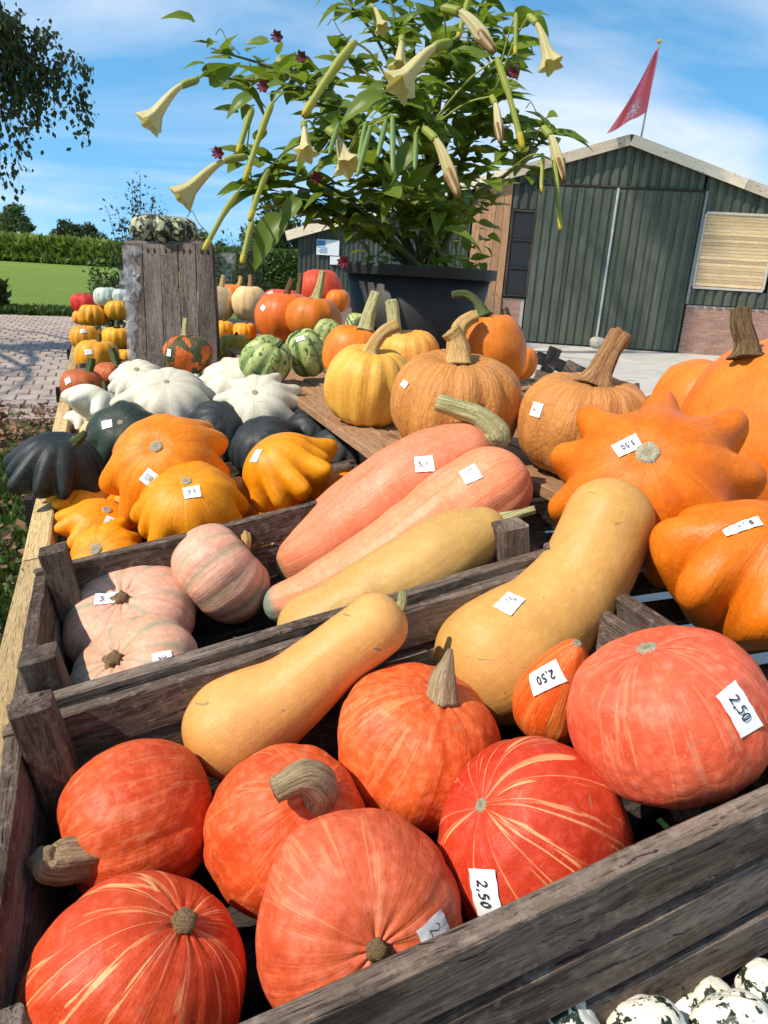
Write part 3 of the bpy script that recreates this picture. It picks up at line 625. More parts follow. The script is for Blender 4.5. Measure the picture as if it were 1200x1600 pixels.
# maize field and hedge: uncountable masses
def mass(name, label, cat, quad, n, h, leaf, mat, up=True):
    a, b, c, d = [Vector(q) for q in quad]; u = rng.uniform(0, 1, n); v = rng.uniform(0, 1, n) ** 1.6; P = np.array([tuple(a.lerp(b, x).lerp(d.lerp(c, x), y)) for x, y in zip(u, v)])
    hh = h * (1 + .10 * lump(P, .08, 5)) ; P[:, 2] = rng.uniform(0, 1, n) ** .8 * hh
    dirs = np.tile([0, 0, 1.0], (n, 1)) * .8 if up else None
    V_, F_ = leaf_cloud(P, leaf, dirs, .4, 2.2); return tag(wpart(name, V_, F_, mat, None), label, cat, kind='stuff')
mass('maize_field', 'tall green maize standing along the far edge of the lawn', 'maize', [gpos(-260, 84), gpos(330, 88), gpos(330, 108), gpos(-260, 104)], 34000, 2.5, .75, MCORN)
mass('hedge', 'clipped green hedge behind the lawn left of the barn', 'hedge', [gpos(325, 33), gpos(475, 33), gpos(475, 37), gpos(325, 37)], 16000, 1.95, .16, MHEDGE, False)
mass('weeds', 'dark low weeds growing along the far edge of the lane', 'weeds', [G(-6, 18.9, 0), G(-1.9, 18.9, 0), G(-2.3, 20.2, 0), G(-6, 20.2, 0)], 9000, .62, .14, MLF_DK)
mass('lawn_edge', 'rough shaggy grass along the far lane edge', 'grass', [G(-8, 18.4, 0), G(1.2, 18.4, 0), G(1.2, 20.0, 0), G(-8, 20.0, 0)], 9000, .08, .10, MHEDGE)
# thin shrub behind the crate
shb = empty('wispy_shrub', gpos(222, 11.5), 'wispy grey green shrub with upright shoots behind the wooden crate', 'shrub')
V_all, F_all, pts, k0 = [], [], [], 0
for k in range(46):
    b0 = gpos(222, 11.5); a = rng.uniform(0, 6.28); sp = rng.uniform(.05, .62); hh = rng.uniform(1.1, 2.75) * (1.0 - .35 * sp); mid = b0 + Vector((math.cos(a) * sp * .5, math.sin(a) * sp * .5, hh * .55)); tip = b0 + Vector((math.cos(a) * sp + .1, math.sin(a) * sp, hh))
    C = bez([b0 + Vector((math.cos(a) * .05, math.sin(a) * .05, 0)), mid, tip], 14); V2, F2, _ = tube(C, np.linspace(.012, .003, 14), 5); V_all.append(V2); F_all += [tuple(k0 + i for i in f_) for f_ in F2]; k0 += len(V2)
    for c in C[3:]:
        for _ in range(7): pts.append(c + rng.normal(0, .055, 3))
wpart('twigs', np.vstack(V_all), F_all, MBARK, shb, True); V_, F_ = leaf_cloud(pts, .062); wpart('crown', V_, F_, MLF_GY, shb)
for k, (px, d, h_, lb) in enumerate(((170, 13, 1.35, 'bushy low shrub at the lawn edge touching the wooden crate'), (384, 15, 2.0, 'feathery sapling right of the wooden crate before the hedge'))):
    b0 = gpos(px, d); s_ = empty('small_shrub', b0, lb, 'shrub'); pts = []; V_all, F_all, k0 = [], [], 0
    for q in range(34):
        a = rng.uniform(0, 6.28); sp = rng.uniform(.1, .5); C = bez([b0, b0 + Vector((math.cos(a) * sp * .7, math.sin(a) * sp * .7, h_ * .4)), b0 + Vector((math.cos(a) * sp, math.sin(a) * sp, h_ * rng.uniform(.5, 1)))], 9); V2, F2, _ = tube(C, np.linspace(.014, .004, 9), 5); V_all.append(V2); F_all += [tuple(k0 + i for i in f_) for f_ in F2]; k0 += len(V2)
        for c in C[1:]:
            for _ in range(7): pts.append(c + rng.normal(0, .07, 3))
    wpart('twigs', np.vstack(V_all), F_all, MBARK, s_, True); V_, F_ = leaf_cloud(pts, .085); wpart('crown', V_, F_, MLF_GY if k else MHEDGE, s_)
fh = empty('far_house', gpos(349, 210), 'far house whose low red roof shows beyond the field', 'house'); c0 = gpos(349, 210)
wpart('wall', *box_vf(c0 + Z3 * 1.5, Vector((5, 0, 0)), Vector((0, 4, 0)), Z3 * 1.5), plain('far_wall', (0.5, 0.45, 0.4), .9), fh)
wpart('roof', [tuple(c0 + Vector(q)) for q in ((-5.4, -4.4, 3), (5.4, -4.4, 3), (5.4, 4.4, 3), (-5.4, 4.4, 3), (-5, 0, 5.2), (5, 0, 5.2))], [(0, 1, 5, 4), (2, 3, 4, 5), (0, 4, 3), (1, 2, 5), (0, 3, 2, 1)], plain('far_roof', (0.40, 0.13, 0.08), .8), fh)

# hanging birch at the left: trunk outside the view, drooping twigs inside it
bb = Vector((-9.8, 8.6, 0)); birch = empty('birch_tree', bb, 'large birch whose drooping leafy branches hang into the sky', 'tree')
trunk_top = bb + Vector((.2, -.1, 23.0)); V_all, F_all, k0, pts, dirs = [], [], 0, [], []
def addtube(path, rad, ns=7):
    global k0
    V2, F2, _ = tube(path, rad, ns); V_all.append(V2); F_all.extend([tuple(k0 + i for i in f_) for f_ in F2]); k0 += len(V2)
addtube(bez([bb, bb + Z3 * 7 + Vector((.12, 0, 0)), bb + Z3 * 15, trunk_top], 20), np.linspace(.34, .05, 20), 12)
targets = [(105, 85, 10.6), (30, 60, 10.8), (10, 110, 10.2), (70, 110, 10.9), (122, 135, 10.7), (-30, 60, 10.5), (-60, 140, 10.4), (-120, -40, 10.5), (-20, 0, 11.2), (20, 30, 10.3), (-80, -120, 10.6), (50, 60, 10.2), (0, 160, 10.3)]
for px, py, d in targets:
    tip = at(px, py, d); st_ = bb + Z3 * (tip.z * .75 + .9); C = bez([st_, st_.lerp(tip, .55) + Z3 * 1.0, tip], 16); addtube(C, np.linspace(.04, .006, 16))
    for c in C[5:]:
        for _ in range(4):
            e = Vector(c) + Vector(rng.normal(0, .14, 3)); ln = rng.uniform(.15, .85) * (1.5 if px < 60 else .95); C2 = bez([c, e - Z3 * ln * .5 + Vector((.03, 0, 0)), e - Z3 * ln + Vector(rng.normal(0, .05, 3))], 7); addtube(C2, np.linspace(.004, .0015, 7), 4)
            for q in C2[1:]:
                for _ in range(6): pts.append(q + rng.normal(0, .065, 3)); dirs.append((rng.normal(0, .3), rng.normal(0, .3), -1))
def crown_clump(c, n_, spread):
    c = np.array(c); st_ = bb + Z3 * (c[2] - 1.2); addtube(bez([st_, st_.lerp(Vector(c), .6) + Z3 * .5, Vector(c)], 8), np.linspace(.05, .01, 8), 6)
    for _ in range(n_): pts.append(c + rng.normal(0, spread, 3)); dirs.append((0, 0, -1))
for k in range(46):
    a = rng.uniform(0, 6.28); q = rng.uniform(.5, 2.6); e = bb + Vector((math.cos(a) * q - .6, math.sin(a) * q, rng.uniform(4.5, 16)))
    if (e - CAM).dot(RGT) / (e - CAM).dot(FWD) * F + CX > -40: continue
    crown_clump(e, 150, .42)
for s_, v_, h_ in ((-1.0, 7.5, 5.4), (-1.5, 8.4, 6.0), (-1.1, 9.6, 5.6), (-1.9, 11.3, 6.5), (-1.4, 13.0, 6.2), (-2.4, 15.5, 7.0), (-2.0, 7.0, 5.2)):
    crown_clump(G(s_, v_, 0) + SUNV * (h_ / math.cos(SUN_EL)), 230, .30)  # out-of-view clumps added to the birch, set sunward to dapple the lane
def sunward(a_, z_, h_): return B(a_, z_) + Vector((SUNV.x, SUNV.y, SUNV.z)) * (h_ / math.cos(SUN_EL))
for a_, z_, n_, sp in ((2.70, 3.75, 1500, .24), (3.10, 3.3, 1500, .24), (3.05, 2.65, 1300, .22), (3.1, 4.0, 1300, .26), (2.7, 4.5, 1000, .3), (3.2, 5.0, 1200, .4), (1.9, 5.8, 500, .4), (1.1, 2.4, 160, .34), (2.1, 1.7, 160, .34), (.6, 3.0, 120, .3), (1.4, 1.1, 140, .34)):
    crown_clump(sunward(a_, z_, 15.6 + rng.uniform(-.6, .6)), n_, sp)  # unseen high clumps added to the birch, shaped to shade the barn front
wpart('trunk', np.vstack(V_all), F_all, MBARK, birch, True); V_, F_ = leaf_cloud(pts, .105, np.array(dirs, float), .35, 1.6); wpart('crown', V_, F_, MLF_DK, birch)
# grass blades and fallen leaves beside the stall
n = 26000; ss = rng.uniform(-2.6, -.12, n); vv = rng.uniform(1.6, 6.9, n); P = np.array([tuple(G(a, b, .004)) for a, b in zip(ss, vv)]); keep = lump(P, .55, 11) > -.15; P = P[keep]
V_, F_ = leaf_cloud(P, .040, np.tile([0, 0, 1.0], (len(P), 1)), .5, 2.4); tag(wpart('grass', V_, F_, MHEDGE, None), 'short green grass growing beside the stall', 'grass', kind='stuff')
n = 4200; P = np.array([tuple(G(a, b, rng.uniform(.015, .05))) for a, b in zip(rng.uniform(-2.6, -.1, n), rng.uniform(1.6, 7.3, n))]); dirs = rng.normal(size=(n, 3)) * [1, 1, .15]
V_, F_ = leaf_cloud(P, .075, dirs, .4, 1.5); tag(wpart('leaves', V_, F_, plain('dry_leaf', (0.22, 0.12, 0.065), .8, .5, 9), None), 'dry brown leaves fallen on the grass beside the stall', 'leaves', kind='stuff')

# ------------------------------------------------------------------ stall: trestle with leaning crate bed and a level middle shelf
stall = empty('display_stall', G(.5, 2.6, 0), 'long wooden display stall with pine edge rail under the crates', 'stall')
SHELF = 1.045
for k in range(4):          # pine rail in lengths, seams visible
    v0 = -.25 + k * 1.62; plank('rail', T(-.238, v0 + .003, -.115), T(-.238, v0 + 1.617, -.115), .046, .12, N3, WPINE, stall, .001, .003)
for k in range(6):          # bed boards under the crates, along the stall
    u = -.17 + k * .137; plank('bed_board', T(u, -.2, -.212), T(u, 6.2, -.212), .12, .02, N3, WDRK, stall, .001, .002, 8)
plank('shelf_edge', T(.508, 1.24, -.075), T(.508, 2.32, -.075), .022, .15, N3, WBRN, stall)
for k in range(9):
    s_ = .568 + k * .115; plank('shelf_board', G(s_, .30 if k > 1 else 1.235, SHELF - .012), G(s_, 3.9, SHELF - .012), .11, .022, Z3, WBRN, stall, .001, .002, 8)
for k in range(6):
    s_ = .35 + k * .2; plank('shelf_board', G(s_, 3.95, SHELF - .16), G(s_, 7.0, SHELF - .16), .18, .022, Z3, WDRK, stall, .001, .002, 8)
for v0 in (.15, 2.2, 4.2, 6.0):
    for s_, zt in ((-.18, .73), (.46, .80), (1.45, 1.01)): plank('leg', G(s_, v0, .0), G(s_, v0, zt), .06, .06, L3, WDRK, stall, .001)
    plank('cross_beam', G(-.24, v0 + .07, .66), G(1.5, v0 + .07, .66), .05, .08, Z3, WDRK, stall, .001)
    plank('cross_beam', T(-.20, v0 + .07, -.26), T(.55, v0 + .07, -.26), .05, .07, N3, WDRK, stall, .001)

MNAIL = plain('rusty_nail', (0.07, 0.035, 0.02), .7, .3)
def crate(label, u0, u1, v0, v1, nb, nt_, group='slatted fruit crates', two=True, posts=.04, mat=None):
    """slatted crate: posts inside the corners, slats outside, boards on the floor"""
    mat = mat or WCR; c = empty('crate', T((u0 + u1) / 2, (v0 + v1) / 2, nb), label, 'crate', group, frame_of(U3, N3)); t = .019; sl = .053
    hs_ = [nt_ - sl / 2 - k * (sl + .011) for k in range(3) if nt_ - sl - k * (sl + .011) > nb - .03]
    for v in (v0 + t / 2, v1 - t / 2):
        for n_ in hs_: plank('slat', T(u0, v, n_), T(u1, v, n_), t, sl, N3, mat, c)
    for u in (u0 + t / 2, u1 - t / 2):
        for n_ in hs_: plank('slat', T(u, v0 + t + .002, n_ - .006), T(u, v1 - t - .002, n_ - .006), t, sl, N3, mat, c)
    for v, s__ in ((v0, -1), (v1 - t, -1)):
        for u in (u0 + t + .022, u1 - t - .022):
            for n_ in hs_:
                for dn in (-.012, .013):
                    V2, F2, _ = tube([T(u + rng.normal(0, .004), v + .004, n_ + dn), T(u, v - .0016, n_ + dn)], [.0026, .0026], 8); wpart('nail', V2, F2, MNAIL, c)
    for u in (u0 + t + .022, u1 - t - .022):
        for v in (v0 + t + .022, v1 - t - .022): plank('post', T(u, v, nb), T(u, v, nt_ + posts), .040, .040, L3, mat, c, .001, .003, 3)
    k = 6
    for i in range(k):
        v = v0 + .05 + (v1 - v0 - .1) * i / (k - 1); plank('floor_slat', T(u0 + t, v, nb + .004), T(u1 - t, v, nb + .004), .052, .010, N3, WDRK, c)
    return c
crate('nearest weathered crate holding the red squashes and two butternuts', -.209, .515, .305, .748, FLOOR - .012, 0)
crate('weathered crate holding the pink and pale yellow long squashes', -.209, .495, .768, 1.182, FLOOR - .012, 0)
crate('low crate under the orange pattypan squashes', -.209, .478, 1.205, 1.62, FLOOR - .022, -.085, posts=.0)
crate('low crate under the black squashes', -.209, .478, 1.64, 2.05, FLOOR - .022, -.085, posts=.0)
crate('low crate under the white pattypan squashes', -.209, .478, 2.07, 2.60, FLOOR - .022, -.085, posts=.0)
crate('far crate edge with small yellow pumpkins beside the upright crate', -.20, .478, 3.55, 4.05, FLOOR - .02, -.02, posts=.02)
crate('farthest crate holding red and grey gourds left of the upright crate', -.20, .478, 4.10, 4.60, FLOOR - .02, .03, posts=.02)
crate('front crate below the others with black and white speckled gourds', -.10, .56, -.12, .285, -.40, -.235, posts=-.02)
# raised dark crate that carries the big pattypans
rc = empty('crate', G(.78, .62, .9), 'dark stacked crate under the big orange pattypans', 'crate', 'slatted fruit crates')
for v0 in (.36, 1.05):
    for n_ in (SHELF - .055, SHELF - .13): plank('slat', G(.545, v0, n_), G(1.2, v0, n_), .018, .062, Z3, WCR, rc)
for s_ in (.555, 1.19):
    for n_ in (SHELF - .055, SHELF - .13): plank('slat', G(s_, .372, n_), G(s_, 1.038, n_), .018, .062, Z3, WCR, rc)
for k in range(7): plank('floor_slat', G(.57, .42 + k * .095, SHELF - .085), G(1.18, .42 + k * .095, SHELF - .085), .06, .012, Z3, WCR, rc)
for s_ in (.585, 1.16):
    for v0 in (.40, 1.01): plank('post', G(s_, v0, SHELF - .17), G(s_, v0, SHELF + .0), .04, .04, L3, WCR, rc, .001)
pst = plank('post', on_n(668, 722, -.10), on_n(668, 722, -.10) + N3 * .115, .045, .045, L3, WCR, None); pst.name = 'wooden_peg'; tag(pst, 'short grey wooden peg between the tan pumpkin and the pink squash', 'peg')

# ------------------------------------------------------------------ squash builders (local z = stem axis)
def grid_mesh(X, Y, Z, ns, nr, bot, top):
    V = np.vstack([np.stack([X.ravel(), Y.ravel(), Z.ravel()], 1), [bot, top]]); Fc = []
    for i in range(nr - 1):
        for k in range(ns):
            k2 = (k + 1) % ns; Fc.append((i * ns + k, i * ns + k2, (i + 1) * ns + k2, (i + 1) * ns + k))
    b0 = nr * ns
    for k in range(ns):
        k2 = (k + 1) % ns; Fc.append((b0, k2, k)); Fc.append((b0 + 1, (nr - 1) * ns + k, (nr - 1) * ns + k2))
    return V, Fc
def dent(V, R, seed):
    g = np.random.default_rng(seed + 500)
    for _ in range(5):
        d = g.normal(size=3); d[2] *= .6; d /= np.linalg.norm(d); q = (V @ d) / R; V = V - np.outer(np.clip(q - g.uniform(.80, .93), 0, 1) * R * g.uniform(.15, .5), d)
    return V
def sq_round(R, hr=.9, nrib=10, rd=.06, dt=.10, db=.08, p=.8, point=0.0, amp=.012, seed=1, ns=72, nr=40, skew=0.0):
    ph = np.linspace(-np.pi / 2, np.pi / 2, nr + 2)[1:-1][:, None]; th = (np.arange(ns) / ns * 2 * np.pi)[None, :]; g = np.random.default_rng(seed)
    tw = th + .10 * np.sin(2 * th + g.uniform(0, 6)) + .07 * np.sin(3 * th + g.uniform(0, 6)); rib = np.abs(np.cos(nrib * tw / 2 + g.uniform(0, 3))) ** .75 if nrib else np.ones_like(th)
    rib = np.broadcast_to(rib, (nr, ns)); c = np.cos(ph); r = R * c ** p * (1 - rd * (1 - rib) * np.clip(c * 1.6, 0, 1) ** .5)
    z = R * hr * np.sin(ph) * np.where(ph > 0, 1 + point, 1.0); rn = r / R
    z = z - dt * R * np.exp(-(rn / .33) ** 2) * (ph > 0) * (1 + .6 * (1 - rib)) + db * R * np.exp(-(rn / .33) ** 2) * (ph < 0)
    if point: r = r * (1 - .35 * point * np.clip(np.sin(ph), 0, 1) ** 1.5)
    X = r * np.cos(th) + skew * z; Y = r * np.sin(th); V, Fc = grid_mesh(X, Y, np.broadcast_to(z, X.shape), ns, nr, (0, 0, z[0].mean()), (skew * z[-1].mean(), 0, z[-1].mean()))
    V *= (1 + amp * lump(V / R, .45, seed) + amp * .4 * lump(V / R, 1.4, seed + 1) + amp * .12 * lump(V / R, 4.5, seed + 2, 14))[:, None]
    V = dent(V, R, seed)
    cs = np.stack([np.broadcast_to(np.cos(th), (nr, ns)), np.broadcast_to(np.sin(th), (nr, ns)), np.broadcast_to(ph / np.pi + .5, (nr, ns))], -1).reshape(-1, 3); cs = np.vstack([cs, [0, 0, 0], [0, 0, 1]])
    return V, Fc, cs, np.concatenate([rib.ravel(), [1, 1]])
def sq_patty(R, hr=.5, nk=9, A=.30, wk=.62, phi0=-.15, lift=.05, dome=1.0, seed=1, ns=110, nr=44, amp=.012, spread=.5, irr=.35, cr=.10, ctop=.35, ex=2.6):
    """dome with finger-like scallops round the rim"""
    g = np.random.default_rng(seed); ph = np.linspace(-np.pi / 2, np.pi / 2, nr + 2)[1:-1][:, None]; th = (np.arange(ns) / ns * 2 * np.pi)[None, :]
    ang = (np.arange(nk) + g.uniform(-irr, irr, nk) * .6) / nk * 2 * np.pi; am = 1 + g.uniform(-irr, irr, nk); k = np.zeros_like(th); wd = np.pi / nk * wk
    for a, m in zip(ang, am):
        d = np.angle(np.exp(1j * (th - a))); k = np.maximum(k, m * np.exp(-np.abs(d / wd) ** ex))
    e = np.exp(-np.abs((ph - phi0) / spread) ** 2.2); c = np.cos(ph); base = R / (1 + A * .9)
    crease = 1 - cr * (1 - np.clip(k, 0, 1)) * np.clip(c * 1.3, 0, 1) * (ctop + (1 - ctop) * np.clip((.55 - ph) / .7, 0, 1))
    r = base * (c ** .82) * crease + base * A * k * e; z = base * hr * 1.15 * np.sin(ph) * np.where(ph > 0, dome, .8) + base * lift * k * e
    z = z - .05 * base * np.exp(-(r / base / .22) ** 2) * (ph > 0); X = r * np.cos(th); Y = r * np.sin(th)
    V, Fc = grid_mesh(X, Y, np.broadcast_to(z, X.shape), ns, nr, (0, 0, z[0].mean()), (0, 0, z[-1].mean())); V *= (1 + amp * lump(V / R, .5, seed) + amp * .5 * lump(V / R, 1.3, seed + 3))[:, None]
    V = dent(V, R, seed)
    cs = np.stack([np.broadcast_to(np.cos(th), (nr, ns)), np.broadcast_to(np.sin(th), (nr, ns)), np.broadcast_to(ph / np.pi + .5, (nr, ns))], -1).reshape(-1, 3); cs = np.vstack([cs, [0, 0, 0], [0, 0, 1]])
    return V, Fc, cs, np.concatenate([np.broadcast_to(np.clip(k, 0, 1), (nr, ns)).ravel(), [1, 1]])

GLY = {'2': [[(0, .8), (.18, 1), (.45, .95), (.5, .7), (.3, .4), (0, .02), (.3, .06), (.6, 0)]], '3': [[(.02, .9), (.3, 1), (.5, .82), (.2, .55), (.5, .35), (.4, .05), (0, .05)]], '5': [[(.5, 1), (.1, .97), (.06, .6), (.4, .58), (.5, .28), (.3, .02), (0, .06)]],
       '0': [[(.28, 1), (.05, .75), (.05, .25), (.26, 0), (.5, .25), (.5, .75), (.28, 1)]], ',': [[(.12, .12), (.06, -.18)]], '-': [[(.05, .42), (.45, .48)]], '=': [[(.05, .30), (.45, .34)], [(.05, .58), (.45, .62)]], '1': [[(.1, .8), (.3, 1), (.28, 0)]], '4': [[(.35, 1), (0, .35), (.55, .38)], [(.4, .65), (.38, 0)]]}
def add_sticker(o, V, Fc, px, py, wpx, hpx, ang, text='', ink=None):
    """paper price sticker laid on the rind of o where the line of sight meets it; ang = reading direction"""
    M_ = MW[o.name]; A_ = np.array(M_); Vw = V @ A_[:3, :3].T + A_[:3, 3]; bv_ = BVHTree.FromPolygons([Vector(v) for v in Vw], Fc)
    r = ray(px, py).normalized(); hit, nrm, _, _ = bv_.ray_cast(CAM, r)
    if hit is None: print('STICKER MISS', o.name, px, py); return
    if nrm.dot(r) > 0: nrm = -nrm
    d = depth(hit); a = math.radians(ang); ex = RGT * math.cos(a) - CUP * math.sin(a); ex = (ex - nrm * ex.dot(nrm)).normalized(); ey = nrm.cross(ex).normalized()
    if ey.dot(RGT * math.sin(a) + CUP * math.cos(a)) < 0: ey = -ey
    W_, H_ = wpx * d / F, hpx * d / F
    def pr(x, y, off):
        p = hit + ex * x + ey * y; h2, n2, _, _ = bv_.ray_cast(p + nrm * .04, -nrm)
        if h2 is None or (h2 - p).length > .02: h2 = p
        return h2 + nrm * off
    n_ = 8; VV = []; FF = []; ck = rng.uniform(-.05, .05, 4)
    for i in range(n_ + 1):
        for j in range(n_ + 1):
            x, y = i / n_ - .5, j / n_ - .5; VV.append(tuple(pr(W_ * (x + ck[0] * y * 2 * x + ck[2] * .5 * y), H_ * (y + ck[1] * x), .0012 + .0013 * abs(math.sin(9 * x + 5 * y + ck[3] * 60) * y * 2) + .006 * max(0, abs(x * y) - .16))))
    for i in range(n_):
        for j in range(n_): q = i * (n_ + 1) + j; FF.append((q, q + n_ + 1, q + n_ + 2, q + 1))
    s_ = wpart('price_sticker', VV, FF, MPAPER, o, True)
    if not text: return
    VV = []; FF = []; gw = .60 / len(text); gh = .36; lw = max(.018 * W_, .0004); x0 = -.30
    sx_ = min(W_ * gw * 1.25, H_ * .5); 
    for ch_ in text:
        for stroke in GLY[ch_]:
            pts = []
            for i in range(len(stroke) - 1):
                for q in range(4): t = q / 4; pts.append((stroke[i][0] * (1 - t) + stroke[i + 1][0] * t, stroke[i][1] * (1 - t) + stroke[i + 1][1] * t))
            pts.append(stroke[-1]); pp = [(W_ * x0 + p_[0] * sx_ * 1.1, H_ * gh * (p_[1] - .5)) for p_ in pts]
            for i in range(len(pp) - 1):
                (xa, ya), (xb, yb) = pp[i], pp[i + 1]; ln = math.hypot(xb - xa, yb - ya) + 1e-9; nx, ny = -(yb - ya) / ln * lw, (xb - xa) / ln * lw; b0 = len(VV)
                VV += [tuple(pr(xa + nx, ya + ny, .0032)), tuple(pr(xb + nx, yb + ny, .0032)), tuple(pr(xb - nx, yb - ny, .0032)), tuple(pr(xa - nx, ya - ny, .0032))]; FF.append((b0, b0 + 1, b0 + 2, b0 + 3))
        x0 += gw * (.55 if ch_ == ',' else 1.1)
    wpart('price_writing', VV, FF, ink or MINK, s_)
def axis_to(C, h, pole, far=False):
    """direction from C whose point at distance h is seen at pixel pole"""
    r = ray(*pole).normalized(); oc = CAM - C; b = oc.dot(r); c = oc.dot(oc) - h * h; disc = b * b - c
    t = -b if disc < 0 else (-b + math.sqrt(disc) if far else -b - math.sqrt(disc))
    return (CAM + r * t - C).normalized()
def stem_of(o, path_px, radii, mat, lobes=5, depth_step=0.0, flare=1.5, ns=20, lob=.16, name='stem', d0=None, nrings=22):
    """stem swept through the seen points, starting inside the rind"""
    n_ = len(path_px); P = []
    for i, q in enumerate(path_px): P.append(at(q[0], q[1], d0 + (q[2] if len(q) > 2 else depth_step * i / max(1, n_ - 1))))
    C = bez(P, nrings); rr = np.interp(np.linspace(0, 1, nrings), np.linspace(0, 1, len(radii)), radii) * d0 / F
    rr[0] *= flare; rr[1] *= 1 + (flare - 1) * .6; rr[2] *= 1 + (flare - 1) * .25; rr *= 1 + rng.normal(0, .015, nrings)
    tws = rng.uniform(-1, 1); V, Fc, q = tube(C, rr, ns, lambda th, t: 1 + lob * np.cos(lobes * th + tws * t) + .05 * np.cos(11 * th + 2 + t)); wpart(name, V, Fc, mat, o, True, {'sq': q})
def scar_of(o, V, wpx, d, mat=None):
    """corky blossom scar or cut stem disc on the top pole"""
    top = V[-1]; r = wpx * d / F / 2; ns = 18; th = np.arange(ns) / ns * 2 * np.pi; rows = [(1.15, -.25), (1.0, .22), (.75, .30), (.4, .18)]
    VV = []; SQ = []
    for k, (q, h) in enumerate(rows): VV.append(np.stack([top[0] + r * q * np.cos(th) * (1 + .08 * np.cos(5 * th)), top[1] + r * q * np.sin(th) * (1 + .08 * np.cos(5 * th)), np.full(ns, top[2] + r * h)], 1)); SQ.append(np.stack([np.cos(th), np.sin(th), np.full(ns, k / 4)], 1))
    VV = np.vstack(VV + [[(top[0], top[1], top[2] + r * .22)]]); SQ = np.vstack(SQ + [[(0, 0, 1)]]); Fc = []
    for i in range(3):
        for k in range(ns): k2 = (k + 1) % ns; Fc.append((i * ns + k, i * ns + k2, (i + 1) * ns + k2, (i + 1) * ns + k))
    for k in range(ns): Fc.append((4 * ns, 3 * ns + k, 3 * ns + (k + 1) % ns))
    put('scar', mk('scar', VV, Fc, mat or MSCAR, True, {'sq': SQ}), MW[o.name], o)
def body(name, label, cat, geo, mat, C, axis, spin=0.0, group=None):
    V, Fc, cs, rib = geo; m = Vector(axis).to_track_quat('Z', 'Y').to_matrix().to_4x4() @ Matrix.Rotation(spin, 4, 'Z'); m.translation = C
    o = put(name, mk(name, V, Fc, mat, True, {'sq': cs, 'rib': rib}), m); return tag(o, label, cat, group)
SEED = [100]
def squash(name, label, cat, c, w_, mat, shape='round', d=None, floor=None, z=None, k=.92, pole=None, far=False, axis=None, spin=None, stem=None, scar=None, stickers=(), group=None, near=None, **kw):
    SEED[0] += 1; seed = SEED[0]
    if d is None: d = seat_n(c[0], c[1], w_, k, FLOOR if floor is None else floor) if z is None else seat_z(c[0], c[1], w_, k, z)
    C = at(c[0], c[1], d); R = w_ * d / (2 * F)
    q = dict(seed=seed)
    if d > 1.9: q.update(ns=48 if shape == 'round' else 72, nr=28)
    elif shape == 'round' and d < 1.1: q.update(ns=112, nr=60)
    q.update(kw); geo = sq_round(R, **q) if shape == 'round' else sq_patty(R, **q); V = geo[0]
    ax = Vector(axis) if axis is not None else (axis_to(C, V[-1][2], pole, far) if pole else Z3)
    o = body(name, label, cat, geo, mat, C, ax, rng.uniform(0, 6.28) if spin is None else spin, group)
    if scar: scar_of(o, V, scar, d)
    if stem: dp = depth(C + ax.normalized() * V[-1][2]); st_ = dict(stem); stem_of(o, st_.pop('path'), st_.pop('r'), st_.pop('mat'), d0=dp + st_.pop('dd', 0), **st_)
    for s_ in stickers: add_sticker(o, V, geo[1], *s_)
    return o
def long_squash(name, label, pts, radii, mat, ns=64, n=90, stickers=(), stem=None, group=None, cat='squash', ribs=0, rd=.02, seed=5, ends=(1.0, 1.0)):
    """pts: (px, py, n-height above the crate plane); radii in pixels"""
    pa, pb_ = on_n(*pts[0]), on_n(*pts[-1]); da, db = depth(pa), depth(pb_); al = [0.0]
    for i in range(1, len(pts)): al.append(al[-1] + math.hypot(pts[i][0] - pts[i - 1][0], pts[i][1] - pts[i - 1][1]))
    P = [at(p[0], p[1], 1 / ((1 - q_ / al[-1]) / da + q_ / al[-1] / db)) for p, q_ in zip(pts, al)]; m_ = 400; Cf = bez(P, m_); rf = bez([(r_, 0, 0) for r_ in radii], m_)[:, 0]; rf = np.array([depth(Vector(c)) for c in Cf]) * rf / F
    ln = np.concatenate([[0], np.cumsum(np.linalg.norm(np.diff(Cf, axis=0), axis=1))]); tot = ln[-1]; e0, e1 = max(rf[0] * ends[0], tot * .03), max(rf[-1] * ends[1], tot * .03)
    x = np.linspace(0, 1, n); fine_t = (x - np.sin(4 * np.pi * x) * 0 + (1 - np.cos(np.pi * x)) / 2) / 2; lf = fine_t * tot; C2 = np.stack([np.interp(lf, ln, Cf[:, i]) for i in range(3)], 1); base = np.interp(lf, ln, rf)
    f0 = np.clip(lf / e0, 0, 1); f1 = np.clip((tot - lf) / e1, 0, 1); rad = base * (1 - (1 - f0) ** 2.4) ** .5 * (1 - (1 - f1) ** 2.4) ** .5; rad = np.maximum(rad, base * .02)
    ph0 = rng.uniform(0, 6); V, Fc, q = tube(C2, rad, ns, (lambda th, tq: 1 - rd * (1 - np.abs(np.cos(ribs * th / 2 + ph0)) ** .7)) if ribs else None)
    V = V + (V - np.vstack([np.repeat(C2, ns, 0), C2[0], C2[-1]])) * (.028 * lump(V / rad.max(), .35, seed) + .012 * lump(V / rad.max(), 1.1, seed + 1))[:, None]
    org = Vector(C2[len(C2) // 2]); m = Matrix.Translation(org); Vl = V - np.array(org); rib = np.ones(len(V))
    o = put(name, mk(name, Vl, Fc, mat, True, {'sq': q, 'rib': rib}), m); tag(o, label, cat, group)
    if stem: st_ = dict(stem); stem_of(o, st_.pop('path'), st_.pop('r'), st_.pop('mat'), d0=depth(P[-1]) + st_.pop('dd', 0), **st_)
    for s_ in stickers: add_sticker(o, Vl, Fc, *s_)
    return o
KW = dict(hr=.92, nrib=11, rd=.028, dt=.05, db=.03, p=.84, amp=.022)
GK = 'red kuri squashes in the nearest crate'

